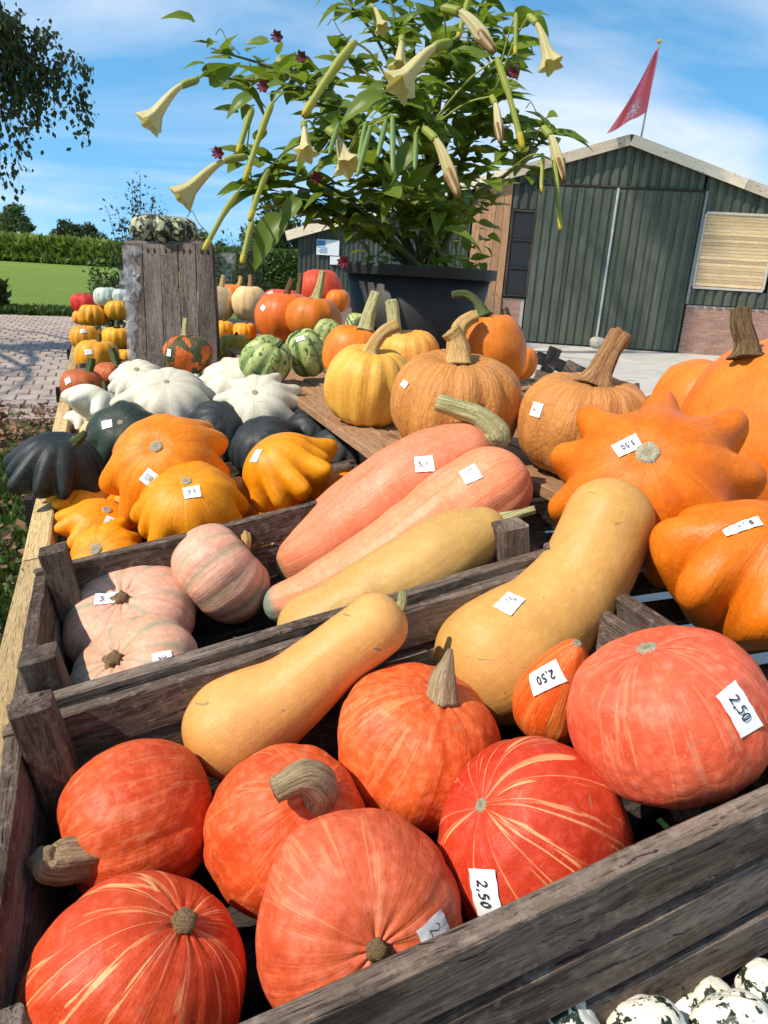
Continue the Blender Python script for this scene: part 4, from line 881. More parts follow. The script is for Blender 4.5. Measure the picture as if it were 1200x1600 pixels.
# ---- nearest crate
squash('kuri_squash', 'deep red squash with pale streaks and small round stem in the crate corner', 'squash', (213, 1553), 350, MKO, pole=(287, 1440), k=.8, stem=dict(path=[(285, 1446), (287, 1441, -.006), (288, 1438, -.014)], r=[20, 19, 18], mat=SB, flare=1.15, lob=.06, dd=.004), group=GK, **KW)
squash('kuri_squash', 'orange red squash lying on its side with thick stem pointing left', 'squash', (216, 1281), 240, MK, pole=(98, 1330), far=True, k=1.0, stem=dict(path=[(160, 1334, .03), (100, 1345, .005), (72, 1346, -.005), (62, 1335, -.01)], r=[32, 31, 27, 16], mat=SCK, flare=1.0, dd=-.05), group=GK, hr=.98, nrib=8, rd=.05, dt=.06, db=.03, p=.8, amp=.02)
squash('kuri_squash', 'orange red squash with fat curved corky stem beside the left butternut', 'squash', (452, 1297), 258, MK, pole=(492, 1242), k=.9, stem=dict(path=[(494, 1258, .005), (500, 1228, -.008), (474, 1213, -.020), (428, 1236, -.032)], r=[24, 28, 25, 18], mat=SCK, lobes=7, flare=1.1, lob=.06), group=GK, **{**KW, 'dt': .02, 'point': .12})
squash('kuri_squash', 'salmon red round squash pressed against the front board with stem facing viewer', 'squash', (558, 1441), 332, MKP, pole=(588, 1483), k=.85, stem=dict(path=[(588, 1485), (588, 1484, -.005), (589, 1483, -.010)], r=[18, 16, 14], mat=SB, flare=1.3, lob=.08, dd=.002), stickers=[(680, 1459, 52, 56, 62, '2,')], group=GK, **{**KW, 'hr': .85})
squash('kuri_squash', 'red squash with bold cream rays and crumpled price paper by the front board', 'squash', (832, 1311), 306, MKO, pole=(752, 1258), k=.88, scar=20, stickers=[(758, 1398, 74, 50, 72, '2,50')], group=GK, **{**KW, 'hr': .9})
squash('kuri_squash', 'red squash with upright dry cone stem before the large butternut', 'squash', (652, 1163), 268, MK, pole=(688, 1085), k=.92, stem=dict(path=[(688, 1096), (692, 1062, 0), (699, 1036, 0), (704, 1014, 0)], r=[26, 21, 11, 4], mat=SCK, flare=1.15, lobes=6, lob=.12), group=GK, **{**KW, 'hr': .82, 'nrib': 10, 'rd': .035})
squash('kuri_squash', 'big salmon squash with large 2,50 sticker at the crate end', 'squash', (1041, 1110), 322, MKP, pole=(1011, 1013), d=.66, scar=30, stickers=[(1155, 1109, 74, 50, 66, '2,50')], stem=dict(path=[(1060, 1200, .0), (1072, 1246, .0), (1080, 1276, .0)], r=[27, 28, 24], mat=SCK, flare=1.0, dd=.095), group=GK, **{**KW, 'hr': .74})
squash('onion_squash', 'small orange onion shaped squash with pale stripes and 2,50 sticker', 'squash', (862, 1100), 122, squash_mat('rind_orange_striped', (0.58, 0.055, 0.007), (0.64, 0.10, 0.011), (0.78, 0.30, 0.08), .8, 5, (0.78, 0.30, 0.08), .45, mott=.3, stain=.3), pole=(905, 1006), d=.80, scar=12, stickers=[(852, 1059, 62, 36, 162, '2,50')], hr=1.05, nrib=9, rd=.03, dt=0, db=.03, p=.86, point=1.1, group=GK)
long_squash('butternut_squash', 'smaller butternut squash leaning on the middle crate board', [(314, 1192, -.105), (372, 1136, -.09), (450, 1085, -.055), (530, 1020, .0), (626, 948, .04)], [80, 86, 64, 52, 49], MBUT, stem=dict(path=[(618, 958), (627, 945, -.002), (630, 924, -.004)], r=[10, 8, 6], mat=SGS, flare=1.5), seed=21, ends=(1.15, 1.0), group='butternut squashes')
long_squash('butternut_squash', 'large curved butternut squash with price sticker rising over the crate back', [(702, 1098, -.12), (780, 1030, -.10), (862, 960, -.05), (925, 880, .02), (972, 752, .10)], [86, 97, 82, 72, 68], MBUT, stickers=[(796, 943, 38, 34, 115, '5,-')], seed=31, ends=(1.15, 1.1), group='butternut squashes', n=110)
# ---- second crate
GP = 'pink pumpkins in the second crate'
PK = dict(hr=.54, nrib=11, rd=.06, dt=.10, db=.05, p=.62, amp=.014)
squash('pink_pumpkin', 'flat pink pumpkin with grey green ribs near the crate post', 'pumpkin', (203, 966), 208, MPUMP, pole=(189, 934), k=.62, stem=dict(path=[(188, 938), (189, 934, -.004), (190, 931, -.01)], r=[11, 10, 9], mat=SB, flare=1.3), stickers=[(167, 936, 36, 22, -10, '3-')], group=GP, **PK)
squash('pink_pumpkin', 'flat pale pink pumpkin nearest the middle board with crumpled sticker', 'pumpkin', (208, 1056), 216, MPUMP, pole=(179, 1030), k=.6, stem=dict(path=[(178, 1033), (179, 1030, -.004), (180, 1027, -.01)], r=[14, 12, 11], mat=SB, flare=1.2), stickers=[(255, 1036, 38, 30, 80, '3,-')], group=GP, **{**PK, 'amp': .012, 'hr': .54})
squash('pink_pumpkin', 'pink pumpkin tipped on its side with curled stem behind', 'pumpkin', (346, 896), 166, MPUMP, pole=(405, 845), far=True, k=.9, floor=-.16, stem=dict(path=[(356, 852, .0), (362, 828, .01), (378, 824, .01), (385, 842, .0), (383, 858, -.01)], r=[6, 7, 7, 7, 7], mat=STN, flare=1.2), group=GP, **{**PK, 'hr': .72})
GB = 'long pink banana squashes'
long_squash('banana_squash', 'long pink squash with bent striped stem and price sticker', [(428, 888, -.12), (500, 852, -.10), (590, 795, -.05), (680, 733, .015), (770, 684, .07)], [38, 60, 74, 66, 34], MPINK, stickers=[(663, 725, 30, 26, -5, '5,=')], stem=dict(path=[(748, 690), (775, 680, -.01), (748, 652, -.02), (718, 640, -.02), (682, 628, -.02)], r=[26, 24, 17, 14, 13], mat=SGS, flare=1.1, lob=.10), ribs=8, rd=.02, seed=41, group=GB)
long_squash('banana_squash', 'long pink squash with grey green tip lying against its neighbour', [(412, 950, -.125), (500, 926, -.11), (610, 872, -.075), (710, 802, -.015), (820, 728, .05)], [26, 44, 62, 70, 62], MPINK, stickers=[(735, 741, 30, 28, 62, '5,-')], ribs=10, rd=.03, seed=47, group=GB)
long_squash('spaghetti_squash', 'pale yellow long squash with dry pointed stem by the crate post', [(440, 1010, -.10), (530, 965, -.09), (635, 905, -.045), (722, 848, .0), (790, 814, .025)], [58, 62, 66, 56, 26], MYEL, stem=dict(path=[(772, 820), (792, 812, -.004), (815, 802, -.008), (836, 796, -.01)], r=[17, 12, 6, 6], mat=SGS, flare=1.3), seed=53)
# ---- orange pattypans
GO = 'orange pattypan squashes in the third crate'
OP = dict(shape='patty', hr=.62, nk=11, A=.21, wk=.82, phi0=-.20, lift=-.04, spread=.42, cr=.16, ctop=.22, irr=.45, amp=.025, ex=2.5)
squash('pattypan_squash', 'large orange pattypan on top of the heap with 3,50 sticker', 'squash', (262, 735), 206, MPAT, pole=(244, 698), k=.55, floor=-.065, scar=18, stickers=[(234, 747, 24, 24, 38, '3,50')], group=GO, **{**OP, 'hr': .78})
squash('pattypan_squash', 'orange pattypan with sticker below the top one by the crate board', 'squash', (300, 795), 186, MPAT, pole=(292, 752), k=.55, floor=-.10, scar=14, stickers=[(300, 769, 26, 22, -22, '31')], group=GO, **{**OP, 'hr': .72})
squash('pattypan_squash', 'deeply ribbed orange pattypan standing on its edge with sticker', 'squash', (447, 740), 172, MPAT, pole=(400, 712), k=.62, floor=-.11, axis=(-.55, -.15, .8), stickers=[(400, 712, 16, 22, 20)], group=GO, **{**OP, 'A': .34, 'hr': .8, 'wk': .75})
squash('pattypan_squash', 'orange pattypan at the left edge under the black squash', 'squash', (140, 785), 125, MPAT, pole=(150, 752), k=.55, scar=12, floor=-.13, group=GO, **OP)
squash('pattypan_squash', 'orange pattypan with crumpled purple inked sticker', 'squash', (158, 824), 128, MPAT, pole=(167, 797), k=.55, floor=-.13, scar=15, stickers=[(178, 818, 30, 18, 8, '3,4', MINKV)], group=GO, **OP)
squash('pattypan_squash', 'orange pattypan lowest in the corner beside the crate post', 'squash', (165, 872), 135, MPAT, pole=(150, 858), k=.5, floor=-.14, scar=18, group=GO, **OP)
squash('pattypan_squash', 'orange pattypan half hidden behind the large top one', 'squash', (318, 728), 84, MPAT, pole=(325, 700), k=.5, floor=-.10, group=GO, **OP)
squash('pattypan_squash', 'orange pattypan seen between the heap and the ribbed one', 'squash', (402, 802), 100, MPAT, k=.5, floor=-.16, group=GO, **OP)
squash('pattypan_squash', 'knobbly orange pattypan at the right end against the board', 'squash', (545, 768), 130, MPAT, k=.5, floor=-.16, group=GO, **{**OP, 'A': .4, 'nk': 11})
squash('pattypan_squash', 'orange pattypan glimpsed through the gap under the crate board', 'squash', (432, 850), 120, MPAT, k=.4, floor=-.185, group=GO, **OP)
squash('pattypan_squash', 'orange pattypan showing low behind the pink pumpkin and crate post', 'squash', (225, 890), 110, MPAT, k=.4, floor=-.185, group=GO, **OP)
squash('pattypan_squash', 'small orange pattypan wedged left of the top one above the pine rail', 'squash', (205, 782), 80, MPAT, k=.5, floor=-.10, group=GO, **OP)
squash('pattypan_squash', 'orange pattypan right of the heap beneath the ribbed one', 'squash', (372, 770), 78, MPAT, k=.5, floor=-.13, group=GO, **OP)
# ---- black squashes
GBK = 'black and dark green squashes'
BK = dict(shape='patty', hr=.66, nk=11, A=.24, wk=.92, phi0=-.35, lift=-.10, spread=.6, cr=.18, ctop=.8, irr=.4, ex=2.1)
squash('black_squash', 'black ribbed squash hanging over the pine rail', 'squash', (92, 728), 162, MBLK, axis=(.22, -.12, .96), k=.5, d=1.62, stem=dict(path=[(118, 690), (125, 684, -.01), (132, 677, -.02)], r=[7, 6, 5], mat=SG, flare=1.3, dd=-.02), group=GBK, **{**BK, 'A': .34, 'hr': .7, 'wk': .8})
squash('black_squash', 'smooth dark green squash with small sticker behind the orange heap', 'squash', (200, 692), 138, MDKG, pole=(188, 660), k=.6, floor=-.10, scar=8, stickers=[(167, 663, 16, 14, -15, '1')], group=GBK, **{**BK, 'A': .06, 'hr': .85})
squash('black_squash', 'black lobed squash tucked under the white pattypans', 'squash', (345, 668), 112, MBLK, axis=(.4, -.5, .75), k=.5, floor=-.08, stickers=[(297, 680, 9, 12, 10)], group=GBK, **BK)
squash('black_squash', 'black wrinkled squash in front of the right white pattypan', 'squash', (412, 695), 128, MBLK, axis=(-.3, -.4, .8), k=.5, floor=-.12, group=GBK, **BK)
squash('black_squash', 'black squash lying under the brown shelf edge', 'squash', (492, 672), 105, MBLK, axis=(.1, -.5, .8), k=.5, floor=-.12, group=GBK, **BK)
squash('black_squash', 'black squash farthest to the shelf board, above the knobbly orange one', 'squash', (540, 706), 118, MBLK, axis=(.2, -.4, .8), k=.5, floor=-.14, group=GBK, **BK)
squash('black_squash', 'small black squash wedged between dark green one and white pattypans', 'squash', (288, 682), 92, MBLK, axis=(0, -.4, .8), k=.5, floor=-.12, group=GBK, **BK)
squash('black_squash', 'black squash low behind the left orange pattypan', 'squash', (178, 738), 90, MBLK, k=.5, floor=-.14, group=GBK, **BK)
# ---- white pattypans
GW = 'white pattypan squashes'
WP = dict(shape='patty', hr=.60, nk=11, A=.34, wk=.70, phi0=-.18, lift=-.03, spread=.44, cr=.20, ctop=.35, irr=.4, ex=2.6, amp=.02)
squash('pattypan_squash', 'white pattypan with green stem nearest the pine rail', 'squash', (150, 635), 113, MWHT, pole=(163, 608), k=.55, floor=-.08, stem=dict(path=[(163, 613), (164, 605, 0), (162, 596, 0)], r=[4.5, 3.6, 3], mat=SG, flare=1.4), group=GW, **{**WP, 'nk': 8})
squash('pattypan_squash', 'white pattypan behind at the foot of the upright crate', 'squash', (216, 598), 108, MWHT, pole=(213, 577), k=.55, floor=-.07, scar=8, group=GW, **WP)
squash('pattypan_squash', 'largest white pattypan with drooping lobes in the middle of its heap', 'squash', (264, 628), 165, MWHT, pole=(260, 596), k=.55, floor=-.05, scar=8, group=GW, **{**WP, 'A': .36})
squash('pattypan_squash', 'white pattypan beside the green striped gourd', 'squash', (366, 600), 127, MWHT, pole=(362, 577), k=.5, floor=-.09, group=GW, **WP)
squash('pattypan_squash', 'white pattypan with round scar in front of the brown shelf corner', 'squash', (403, 635), 142, MWHT, pole=(398, 613), k=.55, floor=-.07, scar=9, group=GW, **WP)
squash('pattypan_squash', 'small white pattypan below the warty red pumpkin', 'squash', (302, 592), 72, MWHT, k=.5, floor=-.10, group=GW, **WP)
squash('pattypan_squash', 'white pattypan lowest at the pine rail under the stemmed one', 'squash', (128, 660), 77, MWHT, k=.4, floor=-.12, group=GW, **WP)
squash('pattypan_squash', 'pale cream pattypan under the heap next to the dark green squash', 'squash', (170, 672), 100, MCRM, k=.4, floor=-.14, group=GW, **WP)
squash('pattypan_squash', 'white pattypan peeking between the largest one and the gourd side one', 'squash', (330, 612), 95, MWHT, k=.5, floor=-.10, group=GW, **WP)
squash('pattypan_squash', 'small white pattypan tight against the brown shelf corner', 'squash', (448, 610), 52, MWHT, k=.5, floor=-.08, group=GW, **WP)
squash('pattypan_squash', 'white pattypan lobe low between largest one and the scarred one', 'squash', (335, 655), 79, MWHT, k=.4, floor=-.13, group=GW, **WP)
squash('black_squash', 'black squash between the wrinkled one and the shelf edge one', 'squash', (455, 688), 84, MBLK, axis=(-.1, -.4, .9), k=.5, floor=-.12, group=GBK, **BK)
squash('black_squash', 'black squash low behind the ribbed orange pattypan', 'squash', (500, 716), 100, MBLK, axis=(.1, -.3, .9), k=.5, floor=-.14, group=GBK, **BK)
squash('pattypan_squash', 'small white pattypan on the near left of the largest one', 'squash', (205, 640), 70, MWHT, k=.5, floor=-.09, group=GW, **WP)
squash('pattypan_squash', 'small white pattypan perched right of the crate foot pair', 'squash', (258, 588), 58, MWHT, k=.5, floor=-.08, group=GW, **WP)
squash('pattypan_squash', 'white pattypan at the right end under the shelf corner', 'squash', (448, 648), 66, MWHT, k=.45, floor=-.10, group=GW, **WP)
# ---- warty and mini pumpkins round the upright crate
squash('warty_pumpkin', 'rust red pumpkin with green stem and sticker at the pine rail', 'pumpkin', (128, 602), 68, MRUST, k=.75, floor=-.06, stem=dict(path=[(136, 588), (140, 575, 0), (143, 560, 0)], r=[7, 5.5, 6], mat=SG, flare=1.4), stickers=[(106, 595, 10, 10, -20, '1')], hr=.75, nrib=9, rd=.05, dt=.1)
squash('warty_pumpkin', 'small rust red pumpkin with dark curved stem behind the stickered one', 'pumpkin', (172, 586), 52, MRUST, k=.7, floor=-.05, stem=dict(path=[(184, 577), (180, 562, 0), (174, 545, 0)], r=[7, 6, 5], mat=SG, flare=1.4), hr=.75, nrib=9, rd=.05, dt=.1, amp=.04)
squash('warty_pumpkin', 'orange red warty pumpkin with green patches against the upright crate', 'pumpkin', (294, 553), 76, MWART, k=.8, floor=.02, stem=dict(path=[(288, 526), (289, 512, 0), (291, 498, 0)], r=[5.5, 4.5, 4.5], mat=SGS, flare=1.4), stickers=[(264, 551, 8, 11, 10, '1')], hr=.80, nrib=10, rd=.06, dt=.12, amp=.035)
GM = 'small yellow pumpkins beside the upright crate'
MI = dict(hr=.74, nrib=11, rd=.10, dt=.16, db=.05, p=.66)
for lb, c, w_, fl_, stk, stm in (('small yellow pumpkin with sticker on the pine rail side, nearest of its group', (152, 556), 68, -.06, [(138, 550, 11, 8, -10, '1')], [(153, 538), (155, 530), (155, 522)]), ('small yellow pumpkin behind the nearest one with sticker on its shoulder', (134, 527), 50, .0, [(130, 517, 9, 6, -10, '1')], [(146, 518), (150, 513), (152, 509)]),
                         ('small yellow pumpkin half hidden by the upright crate edge', (182, 528), 46, -.02, [], [(182, 512), (182, 506), (183, 501)]), ('yellow pumpkin low against the foot of the upright crate', (196, 560), 38, -.08, [], None)):
    squash('mini_pumpkin', lb, 'pumpkin', c, w_, MMINI, k=.7, floor=fl_, stem=dict(path=stm, r=[4, 3, 3], mat=SG, flare=1.3) if stm else None, stickers=stk, group=GM, **MI)
GF = 'gourds in the farthest crate'
for lb, c, w_, mt in (('bright red gourd in the far crate corner', (131, 474), 40, MRED), ('orange ribbed gourd in front of the red gourd', (146, 492), 46, MMINI), ('yellow ribbed gourd beside the upright crate in the far crate', (184, 484), 44, MMINI), ('grey green striped gourd in the far crate', (166, 464), 40, MGRY), ('pale striped gourd farthest behind the upright crate edge', (190, 464), 34, MGRY), ('red gourd peeping between the orange and yellow gourds', (160, 482), 20, MRED), ('orange gourd in the near corner of the far crate', (128, 496), 30, MMINI)):
    squash('gourd', lb, 'gourd', c, w_, mt, d=4.35 if w_ > 21 else 4.5, stem=dict(path=[(c[0] + 2, c[1] - w_ * .27), (c[0] + 3, c[1] - w_ * .40)], r=[2.6, 2.2], mat=SG, flare=1.3), group=GF, **{**MI, 'rd': .13, 'amp': .05})
# upright crate with planks
BOXD = 2.78
bl_, br_, tl_ = at(204, 588, BOXD), at(333, 586, BOXD + .05), at(190, 380, BOXD)
bx = (br_ - bl_); bw = bx.length * 1.07; bx.normalize(); bz = (tl_ - bl_); bh = bz.length; bz = (bz - bx * bz.dot(bx)).normalized(); by = bz.cross(bx).normalized()      # by points away
if by.dot(FWD) < 0: by = -by
ub = empty('upright_crate', bl_ + bx * bw / 2, 'grey wooden crate standing on end with torn plastic film on its edge', 'crate')
pw = bw / 5
for k in range(5): plank('plank', bl_ + bx * (pw * (k + .5)) + bz * .0 + by * rng.normal(0, .002), bl_ + bx * (pw * (k + .5)) + bz * (bh - rng.uniform(.0, .008)) + by * rng.normal(0, .002), pw - .0014, .014, by, WBOX, ub, .001)
for k in (0, 1): plank('side_board', bl_ + bx * (.008 + k * (bw - .016)) + by * .10, bl_ + bx * (.008 + k * (bw - .016)) + by * .10 + bz * (bh - .02), .17, .014, bx, WDRK if k else WBOX, ub, .001)
for zz in (0.01, bh + .004): plank('end_board', bl_ + by * .10 + bz * zz, bl_ + bx * bw + by * .10 + bz * zz, .20, .014, bz, WBOX, ub, .001)
for q in range(10):
    c_ = bl_ + bx * (pw * (q // 2 + .3 + .35 * (q % 2))) + bz * (bh - .03) - by * .009; wpart('nail', *box_vf(c_, bx * .003, by * .002, bz * .007), WDRK, ub)
def film_mat():
    b = NB('plastic_film'); tr = b.n('BsdfTransparent'); ms = b.n('MixShader'); n = b.noise(b.obj(), 30, 4, .6); b.l(b.ramp(n, [(.4, .10), (.7, .5)]), ms.inputs[0]); b.fin((0.62, 0.64, 0.66), .22, b.bump(n, .6, .01), .5); b.l(tr.outputs[0], ms.inputs[1]); b.l(b.b.outputs[0], ms.inputs[2]); b.l(ms.outputs[0], b.o.inputs['Surface']); return b.m
MFILM = film_mat()
def film(name, org, ex, ey, w0, w1, nx, ny, amp, seed, edge=.5):
    VV = []; FF = []; g = np.random.default_rng(seed); ej = g.uniform(.25, 1, ny + 1); nn = (ex.cross(ey)).normalized()
    for j in range(ny + 1):
        for i in range(nx + 1):
            x = i / nx * (w0 + (w1 - w0) * j / ny) * (1 - edge * (1 - ej[j]) * (i / nx)); y = j / ny; VV.append(org + ex * x + ey * y + nn * (amp * math.sin(i * 2.1 + j * 1.3 + seed) + amp * .8 * g.normal()))
    for j in range(ny):
        for i in range(nx): q = j * (nx + 1) + i; FF.append((q, q + 1, q + nx + 2, q + nx + 1))
    f_ = wpart(name, [tuple(v) for v in VV], FF, MFILM, ub, True); return f_
film('plastic_film', bl_ + bz * bh * .02 - by * .014 - bx * .006, bx, bz * bh * .95, .035, .085, 6, 22, .0035, 3, .7)
film('plastic_film', bl_ + bz * bh * .55 - by * .02 - bx * .022, bx, bz * bh * .24, .05, .10, 8, 10, .009, 8, .6)
film('plastic_film', bl_ + bz * (bh + .016) - by * .004, bx * 1.0, by * .19, bw * .96, bw * .9, 16, 5, .0025, 5, .1)
film('plastic_film', bl_ + bx * bw + bz * bh * .48 + by * .06, bx, bz * bh * .5, .02, .10, 6, 8, .006, 9, .2)
tg_ = squash('turban_gourd', 'flat knobbly cream and dark green squash on top of the upright crate', 'squash', (256, 360), 104, MTURB, d=BOXD + .10, axis=(.06, -.06, 1), hr=.44, nrib=10, rd=.22, dt=.10, db=.1, p=.5, amp=.06)
# ---- right of the upright crate
squash('cream_pumpkin', 'cream ribbed pumpkin cut off by the upright crate edge', 'pumpkin', (336, 474), 62, MCRM, d=4.5, stem=dict(path=[(346, 452), (347, 440), (349, 430)], r=[4, 3.4, 3.2], mat=STN, flare=1.3), hr=.9, nrib=10, rd=.06, dt=.1)
squash('cream_pumpkin', 'cream ribbed pumpkin between the upright crate and the red pumpkin', 'pumpkin', (389, 474), 58, MCRM, d=4.5, stem=dict(path=[(390, 450), (391, 440), (391, 430)], r=[4, 3.4, 3.2], mat=SB, flare=1.3), hr=.95, nrib=10, rd=.06, dt=.1)
squash('orange_pumpkin', 'orange pumpkin glimpsed behind the two cream pumpkins', 'pumpkin', (364, 464), 44, MOR, d=5.0, stem=dict(path=[(372, 448), (375, 440), (376, 432)], r=[3.4, 3, 3], mat=STN, flare=1.3), hr=.9, nrib=10, rd=.06, dt=.1)
GY = 'small yellow pumpkins right of the upright crate'
for lb, c, w_, mt, d_ in (('yellow small pumpkin upper left of three right of the upright crate', (347, 516), 42, MMINI, 3.5), ('yellow small pumpkin upper right of three beside the orange pumpkin', (382, 519), 40, MMINI, 3.5), ('yellow green striped pumpkin lowest right of the upright crate', (366, 541), 52, MYGR, 3.2), ('yellow pumpkin against the right side of the upright crate', (339, 545), 40, MMINI, 3.3)):
    squash('mini_pumpkin', lb, 'pumpkin', c, w_, mt, d=d_, stem=dict(path=[(c[0] + 2, c[1] - w_ * .26), (c[0] + 4, c[1] - w_ * .42)], r=[2.6, 2], mat=SDK, flare=1.3), group=GY, **MI)
squash('red_pumpkin', 'red orange pumpkin with sticker behind the tall stemmed pair', 'pumpkin', (442, 484), 76, MRED, d=3.75, stickers=[(422, 458, 9, 7, -20)], hr=.85, nrib=10, rd=.04, dt=.1)
GQ = 'orange field pumpkins before the pot'
squash('field_pumpkin', 'bright orange pumpkin with long dark stem and white sticker', 'pumpkin', (446, 496), 98, MOR, d=3.45, stem=dict(path=[(444, 478), (449, 456, 0), (456, 436, 0)], r=[7.5, 4.5, 4], mat=SDK, flare=1.5), stickers=[(411, 481, 8, 10, -40)], hr=.82, nrib=11, rd=.05, dt=.14, group=GQ)
squash('field_pumpkin', 'brown orange pumpkin with green stem in front of the black pot', 'pumpkin', (490, 498), 92, MOR, d=3.35, stem=dict(path=[(493, 470), (499, 448, 0), (504, 424, 0)], r=[8.5, 6, 4.5], mat=SGS, flare=1.4), hr=.75, nrib=12, rd=.05, dt=.14, group=GQ)
squash('field_pumpkin', 'orange pumpkin hidden behind the stemmed pair with dark upright stem', 'pumpkin', (468, 492), 70, MOR, d=3.7, stem=dict(path=[(462, 474), (467, 450, 0), (470, 428, 0)], r=[6.5, 4, 3.6], mat=SDK, flare=1.5), hr=.85, nrib=11, rd=.05, dt=.14, group=GQ)
squash('red_pumpkin', 'large rough scarlet pumpkin rising behind the field pumpkins', 'pumpkin', (500, 456), 72, MRED, d=4.1, hr=.95, nrib=9, rd=.03, dt=.05, amp=.03)
squash('orange_pumpkin', 'orange pumpkin sliver between scarlet pumpkin and black pot', 'pumpkin', (528, 470), 40, MOR, d=4.0, hr=.9, nrib=10, rd=.05, dt=.1)
GG = 'green striped acorn gourds'
GS = dict(hr=.95, nrib=9, rd=.16, dt=.08, db=.02, p=.72, amp=.03)
squash('acorn_gourd', 'green striped ribbed gourd resting on the white pattypans', 'gourd', (416, 566), 82, MGRN, d=2.22, axis=(.45, -.25, .75), stem=dict(path=[(428, 546), (434, 540, -.01), (441, 532, -.01)], r=[4.5, 4, 4], mat=SG, flare=1.3), group=GG, **GS)
squash('acorn_gourd', 'pale green lobed gourd with sticker at the brown shelf corner', 'gourd', (478, 552), 66, MGRN, d=2.32, axis=(-.25, -.35, .8), stickers=[(469, 529, 14, 8, -12)], group=GG, **{**GS, 'hr': 1.1, 'nrib': 6, 'rd': .2})
squash('acorn_gourd', 'green striped gourd behind the stickered lobed gourd', 'gourd', (512, 522), 46, MGRN, d=2.6, axis=(.2, -.3, .9), group=GG, **GS)
squash('acorn_gourd', 'small green gourd tucked behind the tan pumpkin stem', 'gourd', (560, 508), 40, MGRN, d=2.6, group=GG, **GS)
# ---- middle shelf
GT = 'stemmed pumpkins on the middle shelf'
PP = dict(hr=.86, nrib=13, rd=.10, dt=.14, db=.06, p=.62, amp=.016)
squash('shelf_pumpkin', 'yellow pumpkin with curved straw stem at the shelf edge', 'pumpkin', (577, 603), 142, MYP, z=SHELF, k=.8, axis=(.08, -.12, 1), stem=dict(path=[(577, 556), (584, 538, -.005), (600, 518, -.005), (622, 507, -.005)], r=[13, 10, 9, 10], mat=STN, flare=1.5), group=GT, **PP)
squash('shelf_pumpkin', 'brownish orange pumpkin with thick striped stem behind the yellow one', 'pumpkin', (552, 552), 98, MOR, d=2.08, axis=(.1, -.05, 1), stem=dict(path=[(570, 518), (576, 492, 0), (588, 458, 0)], r=[12, 10, 9], mat=SGS, flare=1.4), group=GT, **{**PP, 'rd': .03})
squash('shelf_pumpkin', 'yellow orange pumpkin with straight straw stem behind the front yellow one', 'pumpkin', (640, 560), 100, MYP, d=2.05, axis=(-.1, -.08, 1), stem=dict(path=[(616, 528), (615, 500, 0), (612, 470, 0)], r=[11, 9.5, 9.5], mat=SGS, flare=1.3), group=GT, **PP)
squash('shelf_pumpkin', 'large tan wrinkled pumpkin with stout knobbed stem', 'pumpkin', (713, 632), 206, MTAN, z=SHELF, k=.74, axis=(.0, -.12, 1), stem=dict(path=[(716, 572), (716, 546, 0), (712, 528, -.005), (704, 516, -.01)], r=[19, 18, 14, 15], mat=STN, flare=1.3, lob=.14), stickers=[(632, 600, 10, 14, -50)], group=GT, **{**PP, 'hr': .76, 'nrib': 12, 'rd': .11})
squash('shelf_pumpkin', 'deep orange tall pumpkin with bent dark green stem before the barn', 'pumpkin', (768, 552), 108, MOR, d=2.1, axis=(-.12, .0, 1), stem=dict(path=[(756, 496), (746, 474, 0), (728, 460, 0), (706, 461, 0)], r=[11, 7, 6, 5.5], mat=SG, flare=1.4), group=GT, **{**PP, 'hr': 1.12, 'rd': .025})
squash('shelf_pumpkin', 'pumpkin hidden behind the tan one showing only its pale bent stem', 'pumpkin', (700, 580), 80, MTAN, d=2.0, stem=dict(path=[(713, 540), (718, 512, 0), (732, 498, 0), (746, 493, 0)], r=[12, 12, 10, 9], mat=STN, flare=1.3), group=GT, **PP)
squash('shelf_pumpkin', 'small rust orange pumpkin peeking out behind the tall one', 'pumpkin', (815, 568), 50, MOR, d=2.35, stem=dict(path=[(800, 522), (794, 500, 0), (788, 482, 0)], r=[7, 6, 5], mat=SDK, flare=1.3), group=GT, **{**PP, 'hr': 1.05})
squash('shelf_pumpkin', 'tan pumpkin with warts, thick leaning brown stem and sticker', 'pumpkin', (913, 664), 216, MTAN, z=SHELF, k=.70, axis=(.05, -.10, 1), stem=dict(path=[(928, 606), (940, 578, -.004), (956, 546, -.008), (972, 521, -.01)], r=[30, 18, 15, 17], mat=stem_mat('stem_rust', (0.17, 0.075, 0.028), (0.42, 0.22, 0.09)), flare=1.25, lob=.2), stickers=[(838, 640, 20, 22, 18, '4')], group=GT, **{**PP, 'hr': .72, 'nrib': 11, 'rd': .10})
squash('star_pattypan', 'huge orange star shaped pattypan with 3,50 sticker', 'squash', (1016, 772), 326, MPATD, shape='patty', d=1.05, pole=(1012, 708), scar=32, stickers=[(980, 697, 40, 26, 160, '3,50')], hr=.90, nk=9, A=.30, wk=.60, phi0=.10, lift=.20, spread=.40, irr=.28, ex=2.6, cr=.08, ctop=.3, amp=.02, ns=150, nr=64, spin=.3, group='large orange pattypans')
squash('star_pattypan', 'big lobed orange pattypan cut by the picture edge with white sticker', 'squash', (1168, 905), 300, MPATD, shape='patty', d=.86, axis=(.10, -.25, .95), stickers=[(1160, 823, 56, 20, 175, '5,-')], hr=.92, nk=8, A=.32, wk=.76, phi0=.08, lift=.14, spread=.48, irr=.25, ex=2.6, cr=.20, ctop=.4, amp=.012, ns=140, nr=60, spin=.1, group='large orange pattypans')
squash('giant_pumpkin', 'giant smooth orange pumpkin at the right picture edge', 'pumpkin', (1262, 680), 372, MOR, d=1.32, axis=(-.25, .05, 1), stem=dict(path=[(1166, 560), (1166, 535, 0), (1158, 508, 0), (1158, 482, 0)], r=[20, 15, 14, 13], mat=SDK, flare=1.3, lob=.2, dd=-.02), hr=.86, nrib=10, rd=.02, dt=.08, db=.05, p=.66, amp=.012)
